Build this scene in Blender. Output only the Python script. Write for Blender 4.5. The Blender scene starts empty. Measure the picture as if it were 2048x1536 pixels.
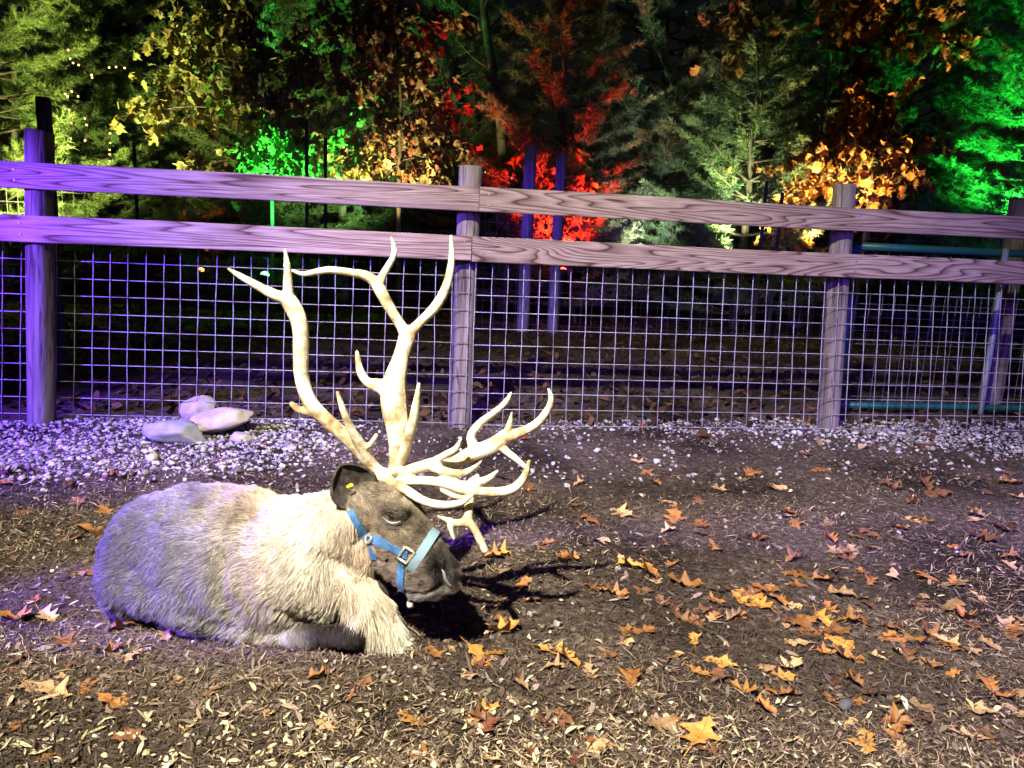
import bpy, bmesh, math, random
import numpy as np
from mathutils import Vector, Matrix
from mathutils.bvhtree import BVHTree

random.seed(7); RNG = np.random.default_rng(7)
sc = bpy.context.scene
C = sc.collection

# ------------------------------------------------------------------ camera
IMG_W, IMG_H, FPX, CAM_H = 2048, 1536, 1500.0, 1.1
PITCH = math.atan(268 / FPX); ROLL = math.radians(2.5)
_R0 = Vector((1, 0, 0)); _U0 = Vector((0, math.sin(PITCH), math.cos(PITCH)))
FWD = Vector((0, math.cos(PITCH), -math.sin(PITCH)))
RGT = _R0 * math.cos(ROLL) + _U0 * math.sin(ROLL)
UPV = -_R0 * math.sin(ROLL) + _U0 * math.cos(ROLL)
CAM = Vector((0, 0, CAM_H))
cd = bpy.data.cameras.new('camera'); cam = bpy.data.objects.new('camera', cd); C.objects.link(cam)
cd.sensor_width = 36; cd.lens = 36 * FPX / IMG_W; cd.clip_start = 0.05; cd.clip_end = 500
cam.matrix_world = Matrix(((RGT.x, UPV.x, -FWD.x, CAM.x), (RGT.y, UPV.y, -FWD.y, CAM.y), (RGT.z, UPV.z, -FWD.z, CAM.z), (0, 0, 0, 1)))
sc.camera = cam

def ray(x, y): return FWD + RGT * ((x - 1024) / FPX) + UPV * ((768 - y) / FPX)
def atz(x, y, z=0.0):
    d = ray(x, y); return CAM + d * ((z - CAM.z) / d.z)
def aty(x, y, Y):
    d = ray(x, y); return CAM + d * (Y / d.y)
def proj(P):
    v = Vector(P) - CAM; w = v.dot(FWD)
    return 1024 + FPX * v.dot(RGT) / w, 768 - FPX * v.dot(UPV) / w
def mpp(P): return (Vector(P) - CAM).dot(FWD) / FPX      # metres per photo pixel at P
def projn(A):
    v = A - np.array(CAM); w = v @ np.array(FWD)
    return np.stack([1024 + FPX * (v @ np.array(RGT)) / w, 768 - FPX * (v @ np.array(UPV)) / w], 1)

# ------------------------------------------------------------------ world, moon, lamps
w = bpy.data.worlds.new('World'); sc.world = w; w.use_nodes = True
nt = w.node_tree; sky = nt.nodes.new('ShaderNodeTexSky'); sky.sky_type = 'NISHITA'; sky.sun_disc = False
sky.sun_elevation = math.radians(2); sky.sun_rotation = math.radians(200)
bg = nt.nodes['Background']; bg.inputs['Strength'].default_value = 0.0025
nt.links.new(sky.outputs[0], bg.inputs['Color'])
sd = bpy.data.lights.new('moon', 'SUN'); sd.energy = 0.012; sd.angle = math.radians(0.5); sd.color = (0.75, 0.82, 1)
so = bpy.data.objects.new('moon', sd); C.objects.link(so); so.rotation_euler = (math.radians(50), 0, math.radians(-160))

def spot(name, loc, target, energy, color, cone, blend, radius=0.06):
    l = bpy.data.lights.new(name, 'SPOT'); l.energy = energy; l.color = color
    l.spot_size = math.radians(cone); l.spot_blend = blend; l.shadow_soft_size = radius
    o = bpy.data.objects.new(name, l); C.objects.link(o); o.location = loc
    o.rotation_euler = (Vector(target) - Vector(loc)).to_track_quat('-Z', 'Y').to_euler()
    return o
WHITE = (1.0, 0.92, 0.78); BLUE = (0.16, 0.05, 1.0)
# the pen's floodlights on poles outside the frame, plus added spots marked below
spot('pen_flood_lamp', (-1.35, -1.1, 4.5), (0.25, 3.2, 0.2), 5600, WHITE, 62, 1.0, 0.05)
spot('blue_flood_and_fill_lamp', (-4.0, 2.3, 1.5), (-2.45, 3.75, 0.65), 2600, BLUE, 60, 0.6, 0.06)
spot('blue_flood_and_fill_lamp', (-3.9, 1.5, 0.9), (-1.05, 2.15, 0.16), 4200, BLUE, 16, 0.5, 0.06)  # added narrow spot, puts blue on the rump alone
spot('blue_flood_and_fill_lamp', (3.5, 1.5, 1.6), (2.6, 3.4, 0.4), 620, BLUE, 96, 0.9, 0.06)
spot('blue_flood_and_fill_lamp', (-1.0, 7.2, 2.6), (0.5, 10.6, 1.0), 420, BLUE, 40, 0.7, 0.06)  # unseen spot added to tint the far posts blue
spot('blue_flood_and_fill_lamp', (2.5, 1.2, 1.2), (1.35, 1.9, 0.0), 150, BLUE, 56, 0.9, 0.06)  # extra spot added for violet in the near right corner
spot('warm_fill_lamp', (1.6, -3.2, 3.6), (0.8, 4.6, 1.2), 220, (1, 0.84, 0.78), 50, 0.9, 0.08)  # weak warm fill added for the fence boards and right-hand ground

sc.view_settings.view_transform = 'Standard'; sc.view_settings.look = 'None'
sc.view_settings.exposure = 0.0; sc.view_settings.gamma = 1.0
sc.cycles.max_bounces = 5; sc.cycles.diffuse_bounces = 2; sc.cycles.use_denoising = True
sc.cycles.sample_clamp_indirect = 4

# ------------------------------------------------------------------ material helpers
def mat(name, base=(0.5, 0.5, 0.5), rough=0.7, attr=None, spec=0.3, metal=0.0):
    m = bpy.data.materials.new(name); m.use_nodes = True
    b = m.node_tree.nodes['Principled BSDF']
    b.inputs['Base Color'].default_value = (*base, 1); b.inputs['Roughness'].default_value = rough
    b.inputs['Specular IOR Level'].default_value = spec; b.inputs['Metallic'].default_value = metal
    if attr:
        a = m.node_tree.nodes.new('ShaderNodeAttribute'); a.attribute_name = attr
        m.node_tree.links.new(a.outputs['Color'], b.inputs['Base Color'])
    return m
def N(m, typ, **kw):
    n = m.node_tree.nodes.new(typ)
    for k, v in kw.items():
        if k in n.inputs: n.inputs[k].default_value = v
        else: setattr(n, k, v)
    return n
def L(m, a, b): m.node_tree.links.new(a, b)
def ramp(m, fac, stops):
    r = N(m, 'ShaderNodeValToRGB'); e = r.color_ramp.elements
    e[0].position, e[0].color = stops[0][0], (*stops[0][1], 1); e[1].position, e[1].color = stops[-1][0], (*stops[-1][1], 1)
    for p, c in stops[1:-1]:
        q = e.new(p); q.color = (*c, 1)
    L(m, fac, r.inputs[0]); return r
def bsdf(m): return m.node_tree.nodes['Principled BSDF']
def bump(m, height, strength=0.3, dist=0.01):
    b = N(m, 'ShaderNodeBump', Strength=strength, Distance=dist)
    L(m, height, b.inputs['Height']); L(m, b.outputs[0], bsdf(m).inputs['Normal'])

def board_mat(name, seed, pale, dark, rings=24, stretch=0.5):
    m = mat(name, rough=0.8, spec=0.2)
    tc = N(m, 'ShaderNodeTexCoord'); oi = N(m, 'ShaderNodeObjectInfo')
    mp = N(m, 'ShaderNodeMapping'); mp.inputs['Scale'].default_value = (stretch, 1.0, 7.0); mp.inputs['Location'].default_value = (seed * 3.7, seed * 1.3, seed)
    L(m, tc.outputs['Object'], mp.inputs[0])
    n1 = N(m, 'ShaderNodeTexNoise', Scale=1.2, Detail=2.2, Roughness=0.3, Distortion=0.3); L(m, mp.outputs[0], n1.inputs['Vector'])
    mu = N(m, 'ShaderNodeMath', operation='MULTIPLY'); mu.inputs[1].default_value = rings; L(m, n1.outputs[0], mu.inputs[0])
    fr = N(m, 'ShaderNodeMath', operation='FRACT'); L(m, mu.outputs[0], fr.inputs[0])
    r = ramp(m, fr.outputs[0], [(0, dark), (0.07, tuple(0.35 * d + 0.65 * p for d, p in zip(dark, pale))), (0.25, pale), (0.62, tuple(0.25 * d + 0.75 * p for d, p in zip(dark, pale))), (0.90, tuple(0.7 * d + 0.3 * p for d, p in zip(dark, pale))), (0.96, dark)])
    mp2 = N(m, 'ShaderNodeMapping'); mp2.inputs['Scale'].default_value = (6, 40, 160); L(m, tc.outputs['Object'], mp2.inputs[0])
    n2 = N(m, 'ShaderNodeTexNoise', Scale=1.0, Detail=5); L(m, mp2.outputs[0], n2.inputs['Vector'])
    n3 = N(m, 'ShaderNodeTexNoise', Scale=2.2, Detail=4); L(m, tc.outputs['Object'], n3.inputs['Vector'])
    mx = N(m, 'ShaderNodeMixRGB', blend_type='MULTIPLY'); mx.inputs[0].default_value = 0.85
    r2 = ramp(m, n2.outputs[0], [(0.3, (0.55, 0.5, 0.47)), (0.62, (1, 1, 1))]); L(m, r.outputs[0], mx.inputs[1]); L(m, r2.outputs[0], mx.inputs[2])
    mx2 = N(m, 'ShaderNodeMixRGB', blend_type='MULTIPLY'); mx2.inputs[0].default_value = 0.6
    r3 = ramp(m, n3.outputs[0], [(0.35, (0.62, 0.58, 0.56)), (0.6, (1, 1, 1))]); L(m, mx.outputs[0], mx2.inputs[1]); L(m, r3.outputs[0], mx2.inputs[2])
    L(m, mx2.outputs[0], bsdf(m).inputs['Base Color'])
    ad = N(m, 'ShaderNodeMath', operation='ADD'); L(m, n2.outputs[0], ad.inputs[0]); L(m, fr.outputs[0], ad.inputs[1])
    bump(m, ad.outputs[0], 0.35, 0.004)
    return m
def post_mat(name, pale, dark):
    m = mat(name, rough=0.85, spec=0.15)
    tc = N(m, 'ShaderNodeTexCoord'); mp = N(m, 'ShaderNodeMapping'); mp.inputs['Scale'].default_value = (14, 14, 1.3); L(m, tc.outputs['Object'], mp.inputs[0])
    n1 = N(m, 'ShaderNodeTexNoise', Scale=1.0, Detail=6, Roughness=0.6, Distortion=0.6); L(m, mp.outputs[0], n1.inputs['Vector'])
    mp2 = N(m, 'ShaderNodeMapping'); mp2.inputs['Scale'].default_value = (30, 30, 2.0); L(m, tc.outputs['Object'], mp2.inputs[0])
    n2 = N(m, 'ShaderNodeTexNoise', Scale=1.3, Detail=3, Distortion=1.0); L(m, mp2.outputs[0], n2.inputs['Vector'])
    r = ramp(m, n1.outputs[0], [(0.32, dark), (0.5, tuple(0.5 * (a + b) for a, b in zip(pale, dark))), (0.66, pale)])
    r2 = ramp(m, n2.outputs[0], [(0.36, (0.25, 0.22, 0.2)), (0.46, (1, 1, 1))])
    mx = N(m, 'ShaderNodeMixRGB', blend_type='MULTIPLY'); mx.inputs[0].default_value = 0.8; L(m, r.outputs[0], mx.inputs[1]); L(m, r2.outputs[0], mx.inputs[2])
    L(m, mx.outputs[0], bsdf(m).inputs['Base Color']); bump(m, n2.outputs[0], 0.6, 0.01)
    return m

# ------------------------------------------------------------------ mesh helpers
def mesh_np(name, verts, faces, material=None, parent=None, smooth=False, cols=None, loc=None):
    """faces: int array (n,3) or (n,4)"""
    me = bpy.data.meshes.new(name); verts = np.asarray(verts, np.float32); faces = np.asarray(faces, np.int32)
    k = faces.shape[1]
    me.vertices.add(len(verts)); me.vertices.foreach_set('co', verts.ravel())
    me.loops.add(faces.size); me.loops.foreach_set('vertex_index', faces.ravel())
    me.polygons.add(len(faces)); me.polygons.foreach_set('loop_start', np.arange(0, faces.size, k, dtype=np.int32))
    if smooth: me.polygons.foreach_set('use_smooth', np.ones(len(faces), bool))
    me.update(calc_edges=True)
    if cols is not None:
        a = me.attributes.new('Col', 'FLOAT_COLOR', 'POINT')
        cc = np.ones((len(verts), 4), np.float32); cc[:, :3] = cols; a.data.foreach_set('color', cc.ravel())
    if material: me.materials.append(material)
    o = bpy.data.objects.new(name, me); C.objects.link(o)
    if parent: o.parent = parent
    if loc is not None: o.location = loc
    return o
def bm_obj(name, bm, material, parent=None, smooth=False, loc=None):
    me = bpy.data.meshes.new(name); bm.to_mesh(me); bm.free()
    if smooth:
        for p in me.polygons: p.use_smooth = True
    if material: me.materials.append(material)
    o = bpy.data.objects.new(name, me); C.objects.link(o)
    if parent: o.parent = parent
    if loc is not None: o.location = loc
    return o
def tag(o, label, cat, group=None):
    o['label'] = label; o['category'] = cat
    if group: o['group'] = group
    return o
def thing(name, label, cat, loc=(0, 0, 0), group=None):
    o = bpy.data.objects.new(name, None); C.objects.link(o); o.location = loc; o.empty_display_size = 0.1
    return tag(o, label, cat, group)
def tube(pts, rads, seg=8, cap=True):
    """verts, quad faces of a tube through pts"""
    P = np.array([tuple(p) for p in pts], float); n = len(P)
    T = np.gradient(P, axis=0); T /= np.linalg.norm(T, axis=1)[:, None] + 1e-9
    a = np.array([0, 0, 1.0]) if abs(T[0][2]) < 0.9 else np.array([1.0, 0, 0])
    V = []; u = None
    for i in range(n):
        if u is None: u = np.cross(T[i], a)
        u = u - T[i] * (u @ T[i]); u /= np.linalg.norm(u) + 1e-9; v = np.cross(T[i], u)
        th = np.arange(seg) * 2 * math.pi / seg
        V.append(P[i] + rads[i] * (np.cos(th)[:, None] * u + np.sin(th)[:, None] * v))
    V = np.concatenate(V); F = []
    for i in range(n - 1):
        for j in range(seg):
            k = (j + 1) % seg; F.append((i * seg + j, i * seg + k, (i + 1) * seg + k, (i + 1) * seg + j))
    if cap:
        V = np.concatenate([V, P[:1], P[-1:]]); c0, c1 = len(V) - 2, len(V) - 1
        for j in range(seg):
            k = (j + 1) % seg; F.append((c0, k, j, j)); F.append((c1, (n - 1) * seg + j, (n - 1) * seg + k, (n - 1) * seg + k))
    return V, F
def tube_obj(name, pts, rads, material, parent=None, seg=8, smooth=True, org=None):
    V, F = tube(pts, rads, seg); bm = bmesh.new()
    if org is not None: V = V - np.array(org)
    vs = [bm.verts.new(v) for v in V]
    for f in F:
        g = list(dict.fromkeys(f))
        try: bm.faces.new([vs[i] for i in g])
        except ValueError: pass
    bmesh.ops.recalc_face_normals(bm, faces=bm.faces)
    return bm_obj(name, bm, material, parent, smooth, org)
def smooth_poly(pts, sub=6):
    """Catmull-Rom through points (any dimension)"""
    P = np.array(pts, float)
    if len(P) < 3: return np.array([P[0] + (P[-1] - P[0]) * t for t in np.linspace(0, 1, sub + 1)])
    Q = np.vstack([2 * P[0] - P[1], P, 2 * P[-1] - P[-2]]); out = []
    for i in range(1, len(Q) - 2):
        for t in np.linspace(0, 1, sub, endpoint=False):
            a, b, c, d = Q[i - 1], Q[i], Q[i + 1], Q[i + 2]
            out.append(0.5 * (2 * b + (c - a) * t + (2 * a - 5 * b + 4 * c - d) * t * t + (3 * b - a - 3 * c + d) * t ** 3))
    out.append(P[-1]); return np.array(out)
def vnoise(x, y, seed=0):
    x = np.asarray(x, float); y = np.asarray(y, float); xi = np.floor(x).astype(np.int64); yi = np.floor(y).astype(np.int64)
    def h(a, b):
        n = (a * 374761393 + b * 668265263 + seed * 144665) & 0x7fffffff; n = (n ^ (n >> 13)) * 1274126177 & 0x7fffffff
        return ((n ^ (n >> 16)) & 0xffff) / 65535.0
    fx = x - xi; fy = y - yi; fx = fx * fx * (3 - 2 * fx); fy = fy * fy * (3 - 2 * fy)
    return (h(xi, yi) * (1 - fx) + h(xi + 1, yi) * fx) * (1 - fy) + (h(xi, yi + 1) * (1 - fx) + h(xi + 1, yi + 1) * fx) * fy
def ground_h(x, y):
    x = np.asarray(x, float); y = np.asarray(y, float)
    return 0.022 * (vnoise(x * 2.1, y * 2.1, 1) - 0.5) + 0.012 * (vnoise(x * 7, y * 7, 2) - 0.5) + 0.007 * (vnoise(x * 21, y * 21, 3) - 0.5)

# ------------------------------------------------------------------ ground
gm = mat('soil', rough=0.95, spec=0.1)
tc = N(gm, 'ShaderNodeTexCoord')
n1 = N(gm, 'ShaderNodeTexNoise', Scale=38, Detail=8, Roughness=0.7); L(gm, tc.outputs['Object'], n1.inputs['Vector'])
n2 = N(gm, 'ShaderNodeTexNoise', Scale=1.4, Detail=4); L(gm, tc.outputs['Object'], n2.inputs['Vector'])
r1 = ramp(gm, n1.outputs[0], [(0.3, (0.02, 0.015, 0.012)), (0.5, (0.075, 0.058, 0.046)), (0.72, (0.23, 0.185, 0.145))])
r2 = ramp(gm, n2.outputs[0], [(0.38, (0.30, 0.27, 0.26)), (0.6, (1.15, 1.12, 1.1))])
mx = N(gm, 'ShaderNodeMixRGB', blend_type='MULTIPLY'); mx.inputs[0].default_value = 1; L(gm, r1.outputs[0], mx.inputs[1]); L(gm, r2.outputs[0], mx.inputs[2])
L(gm, mx.outputs[0], bsdf(gm).inputs['Base Color']); bump(gm, n1.outputs[0], 0.8, 0.02)
def axis_steps(lo, hi, fine_lo, fine_hi, fine, grow=1.25):
    a = list(np.arange(fine_lo, fine_hi + fine / 2, fine)); s = fine
    while a[-1] < hi: s = min(s * grow, 6); a.append(a[-1] + s)
    s = fine
    while a[0] > lo: s = min(s * grow, 6); a.insert(0, a[0] - s)
    return np.array(a)
gx = axis_steps(-70, 70, -3.6, 4.0, 0.03); gy = axis_steps(-30, 110, 0.9, 5.4, 0.03)
X, Y = np.meshgrid(gx, gy); Z = ground_h(X, Y)
nx, ny = len(gx), len(gy); idx = np.arange(nx * ny).reshape(ny, nx)
gnd = mesh_np('ground', np.stack([X, Y, Z], -1).reshape(-1, 3), np.stack([idx[:-1, :-1], idx[:-1, 1:], idx[1:, 1:], idx[1:, :-1]], -1).reshape(-1, 4), gm, smooth=True)
gnd['kind'] = 'structure'

# ------------------------------------------------------------------ the near fence
B1 = Vector((-2.708, 4.241, 0)); FD = Vector((0.989, 0.1465, 0)).normalized(); FN = Vector((FD.y, -FD.x, 0))  # FN points to the pen side
FANG = math.atan2(FD.y, FD.x)
def fpt(s, off=0.0, z=0.0): return B1 + FD * s + FN * off + Vector((0, 0, z))
fence = thing('wooden_fence', 'weathered wooden rail fence with welded wire mesh below, behind the reindeer', 'fence', tuple(B1))
fence.rotation_euler = (0, 0, FANG)      # local x runs along the fence, local -y faces the pen
pm = post_mat('weathered_post_wood', (0.24, 0.205, 0.18), (0.06, 0.047, 0.04))
pm_dark = post_mat('dark_post_wood', (0.13, 0.11, 0.10), (0.04, 0.034, 0.03))
def round_post(name, x, y, ztop, r, material, parent=None, seed=0, bury=0.05, chamfer=True):
    rg = random.Random(seed); bm = bmesh.new(); seg = 20; rings = []
    zs = [-bury] + list(np.linspace(0.0, ztop - 0.012, 9)) + [ztop]
    prof = [1 + rg.uniform(-0.035, 0.035) for _ in range(seg)]
    for z in zs:
        k = 1.0 if z < ztop else 0.93
        rings.append([bm.verts.new((r * k * prof[j] * (1 + rg.uniform(-0.012, 0.012)) * math.cos(2 * math.pi * j / seg),
                                    r * k * prof[j] * (1 + rg.uniform(-0.012, 0.012)) * math.sin(2 * math.pi * j / seg), z + (rg.uniform(-0.004, 0.004) if z == ztop else 0))) for j in range(seg)])
    for a, b in zip(rings, rings[1:]):
        for j in range(seg): bm.faces.new((a[j], a[(j + 1) % seg], b[(j + 1) % seg], b[j]))
    bm.faces.new(rings[-1]); bm.faces.new(rings[0][::-1])
    o = bm_obj(name, bm, material, parent, True, (x, y, 0))
    return o
for i, (s, zt, off, ln_) in enumerate(((0.0, 1.625, 0.04, 3.2), (2.415, 1.575, 0.0, 0.7), (4.91, 1.605, 0.0, -3.0))):
    o = round_post('post', s, -off, zt, 0.070, pm, fence, 10 + i); o.rotation_euler = (0, math.radians(ln_), 0)
def board(name, x0, x1, z0, z1, y0, y1, material, parent, seed):
    rg = random.Random(seed); bm = bmesh.new(); n = max(2, int((x1 - x0) / 0.12)); b = 0.004
    prof = [(y0 + b, z0), (y1 - b, z0), (y1, z0 + b), (y1, z1 - b), (y1 - b, z1), (y0 + b, z1), (y0, z1 - b), (y0, z0 + b)]
    rings = []; ph = rg.uniform(0, 6)
    for i in range(n + 1):
        x = x0 + (x1 - x0) * i / n; wz = 0.0025 * math.sin(x * 2.3 + ph) + rg.uniform(-0.0008, 0.0008)
        rings.append([bm.verts.new((x - (x0 + x1) / 2, yy, zz + wz * (1 if zz > (z0 + z1) / 2 else 0.7) - (z0 + z1) / 2)) for yy, zz in prof])
    for a, c in zip(rings, rings[1:]):
        for j in range(8): bm.faces.new((a[j], c[j], c[(j + 1) % 8], a[(j + 1) % 8]))
    bm.faces.new(rings[0]); bm.faces.new(rings[-1][::-1]); bmesh.ops.recalc_face_normals(bm, faces=bm.faces)
    return bm_obj(name, bm, material, parent, False, ((x0 + x1) / 2, 0, (z0 + z1) / 2))
WP, WD = (0.36, 0.28, 0.23), (0.075, 0.043, 0.03)
bdefs = [(-2.2, 2.475, 1.311, 1.449, 1), (2.478, 7.6, 1.309, 1.449, 2), (-2.2, 2.440, 1.030, 1.172, 3), (2.445, 7.6, 1.020, 1.166, 4)]
YF, YB = -0.155, -0.117
for i, (x0, x1, z0, z1, sd_) in enumerate(bdefs):
    o = board('board', x0, x1, z0, z1, YF, YB, board_mat('board_wood', sd_ * 1.7, tuple(q * (1.0, 0.9, 1.12, 0.95)[i] for q in WP), tuple(q * (1.2, 1.0, 1.5, 0.9)[i] for q in WD), (30, 20, 15, 22)[i], (0.32, 0.45, 0.30, 0.6)[i]), fence, i)
nail_m = mat('nail_steel', (0.25, 0.23, 0.22), 0.45, metal=0.8)
for (s, z) in ((2.53, 1.41), (2.53, 1.345), (2.51, 1.13), (2.51, 1.075), (2.40, 1.135), (2.40, 1.07), (4.86, 1.405), (4.86, 1.35), (4.87, 1.12), (4.87, 1.06), (0.0, 1.405), (0.0, 1.35), (0.01, 1.13), (0.01, 1.07)):
    V, F = tube([(0, -0.004, 0), (0, 0.02, 0)], [0.006, 0.006], 8); bm = bmesh.new(); vs = [bm.verts.new(v) for v in V]
    for f in F:
        bm.faces.new([vs[q] for q in dict.fromkeys(f)])
    bm_obj('nail', bm, nail_m, fence, False, (s, YF, z))
wm = mat('galvanised_wire', (0.42, 0.42, 0.43), 0.5, metal=0.3, spec=0.4); _t = N(wm, 'ShaderNodeTexCoord'); _n = N(wm, 'ShaderNodeTexNoise', Scale=9, Detail=5); L(wm, _t.outputs['Object'], _n.inputs['Vector']); _r = ramp(wm, _n.outputs[0], [(0.35, (0.16, 0.13, 0.11)), (0.55, (0.38, 0.38, 0.39))]); L(wm, _r.outputs[0], bsdf(wm).inputs['Base Color'])
rgw = random.Random(3)
def wire(name, p0, p1, r, parent, kink=0.002, material=wm, seg=5):
    p0, p1 = Vector(p0), Vector(p1); n = 11; pts = []
    for i in range(n):
        p = p0.lerp(p1, i / (n - 1)); pts.append((p.x + rgw.uniform(-kink, kink), p.y + rgw.uniform(-kink, kink) * 0.6, p.z + rgw.uniform(-kink, kink)))
    return tube_obj(name, pts, [r] * n, material, parent, seg, True)
WR = 0.0025
def yl(s): return -0.085 + max(0.0, (2.42 - s)) / 2.42 * 0.135      # the left panel passes behind the first post
for k in range(11):
    z = 0.03 + 0.1 * k
    wire('horizontal_wire', (-2.2, yl(-2.2), z), (2.452, yl(2.45), z + 0.004), WR, fence, 0.0022)
    wire('horizontal_wire', (2.478, -0.085, z - 0.006), (7.6, -0.085, z - 0.012), WR, fence, 0.0022)
s = -2.16
while s < 2.46:
    wire('vertical_wire', (s, yl(s) - 0.006, -0.01), (s + 0.075 - 0.031 * s + rgw.uniform(-.004, .004), yl(s) - 0.006, 1.1), WR, fence, 0.0022); s += 0.1
s = 2.478
while s < 7.6:
    wire('vertical_wire', (s, -0.091, -0.01), (s + 0.075 - 0.031 * s + rgw.uniform(-.004, .004), -0.091, 1.08), WR, fence, 0.0022); s += 0.1

# ------------------------------------------------------------------ behind: dark post, gate, far fence
dp = round_post('dark_post', *aty(112, 600, 5.6)[:2], aty(112, 196, 5.6).z, 0.05, pm_dark, None, 31)
tag(dp, 'thin dark wooden post standing behind the blue-lit fence post', 'post')
gp = aty(2012, 600, 6.1)
dp = round_post('gate_post', gp.x, gp.y, aty(2012, 396, 6.1).z, 0.085, pm, None, 33)
tag(dp, 'round wooden gate post behind the green tube gate', 'post')
gate_m = mat('green_gate_paint', (0.012, 0.085, 0.068), 0.4)
g0, g1 = aty(1712, 492, 5.55), aty(2300, 527, 5.85)
gate = thing('tube_gate', 'green painted tubular metal gate filled with wire mesh behind the fence', 'gate', (g0.x, g0.y, 0))
gl = (Vector((g1.x, g1.y, 0)) - Vector((g0.x, g0.y, 0))); glen = gl.length; gate.rotation_euler = (0, 0, math.atan2(gl.y, gl.x)); gz = g0.z
tube_obj('top_tube', [(x, 0, gz) for x in np.linspace(0, glen, 6)], [0.028] * 6, gate_m, gate, 12)
tube_obj('bottom_tube', [(x, 0, 0.06) for x in np.linspace(0, glen, 6)], [0.025] * 6, gate_m, gate, 12)
for xx in (0.0, glen): tube_obj('end_tube', [(xx, 0, z) for z in np.linspace(0.06, gz, 5)], [0.028] * 5, gate_m, gate, 12)
xb = (aty(1990, 600, 5.68) - Vector((g0.x, g0.y, 0))).to_2d().length
tube_obj('upright_tube', [(xb, -0.045, z) for z in np.linspace(0.0, gz + 0.03, 5)], [0.022] * 5, mat('blue_lit_tube', (0.3, 0.34, 0.42), 0.35, metal=0.4), gate, 12)  # upright pipe with its blue lighting put into the colour
gw = mat('dark_wire', (0.16, 0.17, 0.18), 0.5, metal=0.3)
for k in range(int(glen / 0.1)): wire('mesh_wire', (0.08 + 0.1 * k, 0.03, 0.07), (0.08 + 0.1 * k, 0.03, gz), 0.002, gate, 0.001, gw, 4)
for k in range(10): wire('mesh_wire', (0, 0.033, 0.12 + 0.1 * k), (glen, 0.033, 0.12 + 0.1 * k), 0.002, gate, 0.001, gw, 4)

FY = 10.3
ff = thing('far_wire_fence', 'dark wire fence on rough posts far behind, in front of the trees', 'fence', (0, FY, 0))
far_m = post_mat('far_post_wood', (0.30, 0.29, 0.30), (0.10, 0.095, 0.10))
for i, (xp, yt, rr) in enumerate(((1062, 291, 0.085), (1122, 306, 0.07))):
    q = aty(xp, yt, FY); b = aty(xp - 17, 655, FY); round_post('wooden_post', b.x, 0, q.z, rr, far_m, ff, 50 + i, 0.1)
tpm = mat('t_post_steel', (0.03, 0.035, 0.035), 0.6)
for xp, yt in ((268, 285), (613, 240), (651, 275), (1534, 362), (1565, 385)):
    q = aty(xp, yt, FY); bm = bmesh.new(); bmesh.ops.create_cube(bm, size=1)
    for v in bm.verts: v.co = Vector((v.co.x * 0.045, v.co.y * 0.012, (v.co.z + 0.5) * (q.z + 0.1) - 0.1))
    r_ = bmesh.ops.create_cube(bm, size=1)
    for v in r_['verts']: v.co = Vector((v.co.x * 0.012, 0.018 + v.co.y * 0.02, (v.co.z + 0.5) * (q.z + 0.1) - 0.1))
    bm_obj('metal_post', bm, tpm, ff, False, (q.x, 0, 0))
fv, ffc = [], []
def add_quad_wire(a, b, r):
    V, F = tube([a, b], [r, r], 3, False); o = len(fv); fv.extend(V.tolist()); ffc.extend([[q + o for q in f] for f in F])
for x in np.arange(-9, 9, 0.15): add_quad_wire((x, 0.02, 0), (x, 0.02, 2.0), 0.0024)
for z in np.arange(0.1, 2.05, 0.15): add_quad_wire((-9, 0.02, z), (9, 0.02, z), 0.0024)
o = mesh_np('wire_mesh', fv, ffc, gw, ff); o['kind'] = 'stuff'

# ------------------------------------------------------------------ stones by the fence
def stone(name, cx, cy, z, sx, sy, sz, rot, seed, material, group=None, label=None, cuts=4):
    rg = random.Random(seed); bm = bmesh.new(); bmesh.ops.create_icosphere(bm, subdivisions=cuts, radius=1)
    for _ in range(9):
        n = Vector((rg.gauss(0, 1), rg.gauss(0, 1), rg.gauss(0, 1))).normalized(); d = rg.uniform(0.68, 0.9)
        for v in bm.verts:
            e = v.co.dot(n) - d
            if e > 0: v.co -= n * e * 0.85
    from mathutils import noise as mn
    for v in bm.verts:
        v.co *= 1 + 0.10 * mn.noise(v.co * 1.6 + Vector((seed, 0, 0))) + 0.04 * mn.noise(v.co * 5)
        v.co = Vector((v.co.x * sx, v.co.y * sy, v.co.z * sz))
    o = bm_obj(name, bm, material, None, True, (cx, cy, z)); o.rotation_euler = rot
    if label: tag(o, label, 'stone', group)
    return o
def stone_mat(name, c):
    m = mat(name, c, 0.85, spec=0.2); t = N(m, 'ShaderNodeTexCoord'); n = N(m, 'ShaderNodeTexNoise', Scale=14, Detail=8, Roughness=0.65); L(m, t.outputs['Object'], n.inputs['Vector'])
    r = ramp(m, n.outputs[0], [(0.3, tuple(q * 0.6 for q in c)), (0.55, c), (0.8, tuple(min(1, q * 1.25) for q in c))]); L(m, r.outputs[0], bsdf(m).inputs['Base Color']); bump(m, n.outputs[0], 0.4, 0.01); return m
sA, sB, sC_ = stone_mat('tan_stone', (0.42, 0.37, 0.30)), stone_mat('grey_stone', (0.26, 0.26, 0.27)), stone_mat('pale_stone', (0.36, 0.32, 0.28))
P = atz(440, 868); stone('field_stone', P.x, P.y, 0.085, 0.20, 0.12, 0.062, (0.1, -0.22, 0.15), 5, sA, label='long tan stone leaning across the grey stone beside the fence')
P = atz(352, 882); stone('field_stone', P.x, P.y, 0.045, 0.18, 0.12, 0.075, (0, 0.12, 0), 6, sB, label='grey flat-faced stone lying in the gravel under the tan stone')
P = atz(392, 848); stone('field_stone', P.x, P.y + 0.08, 0.07, 0.12, 0.09, 0.085, (0, 0, 0.5), 7, sC_, label='rounded stone behind the long tan stone')
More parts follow.
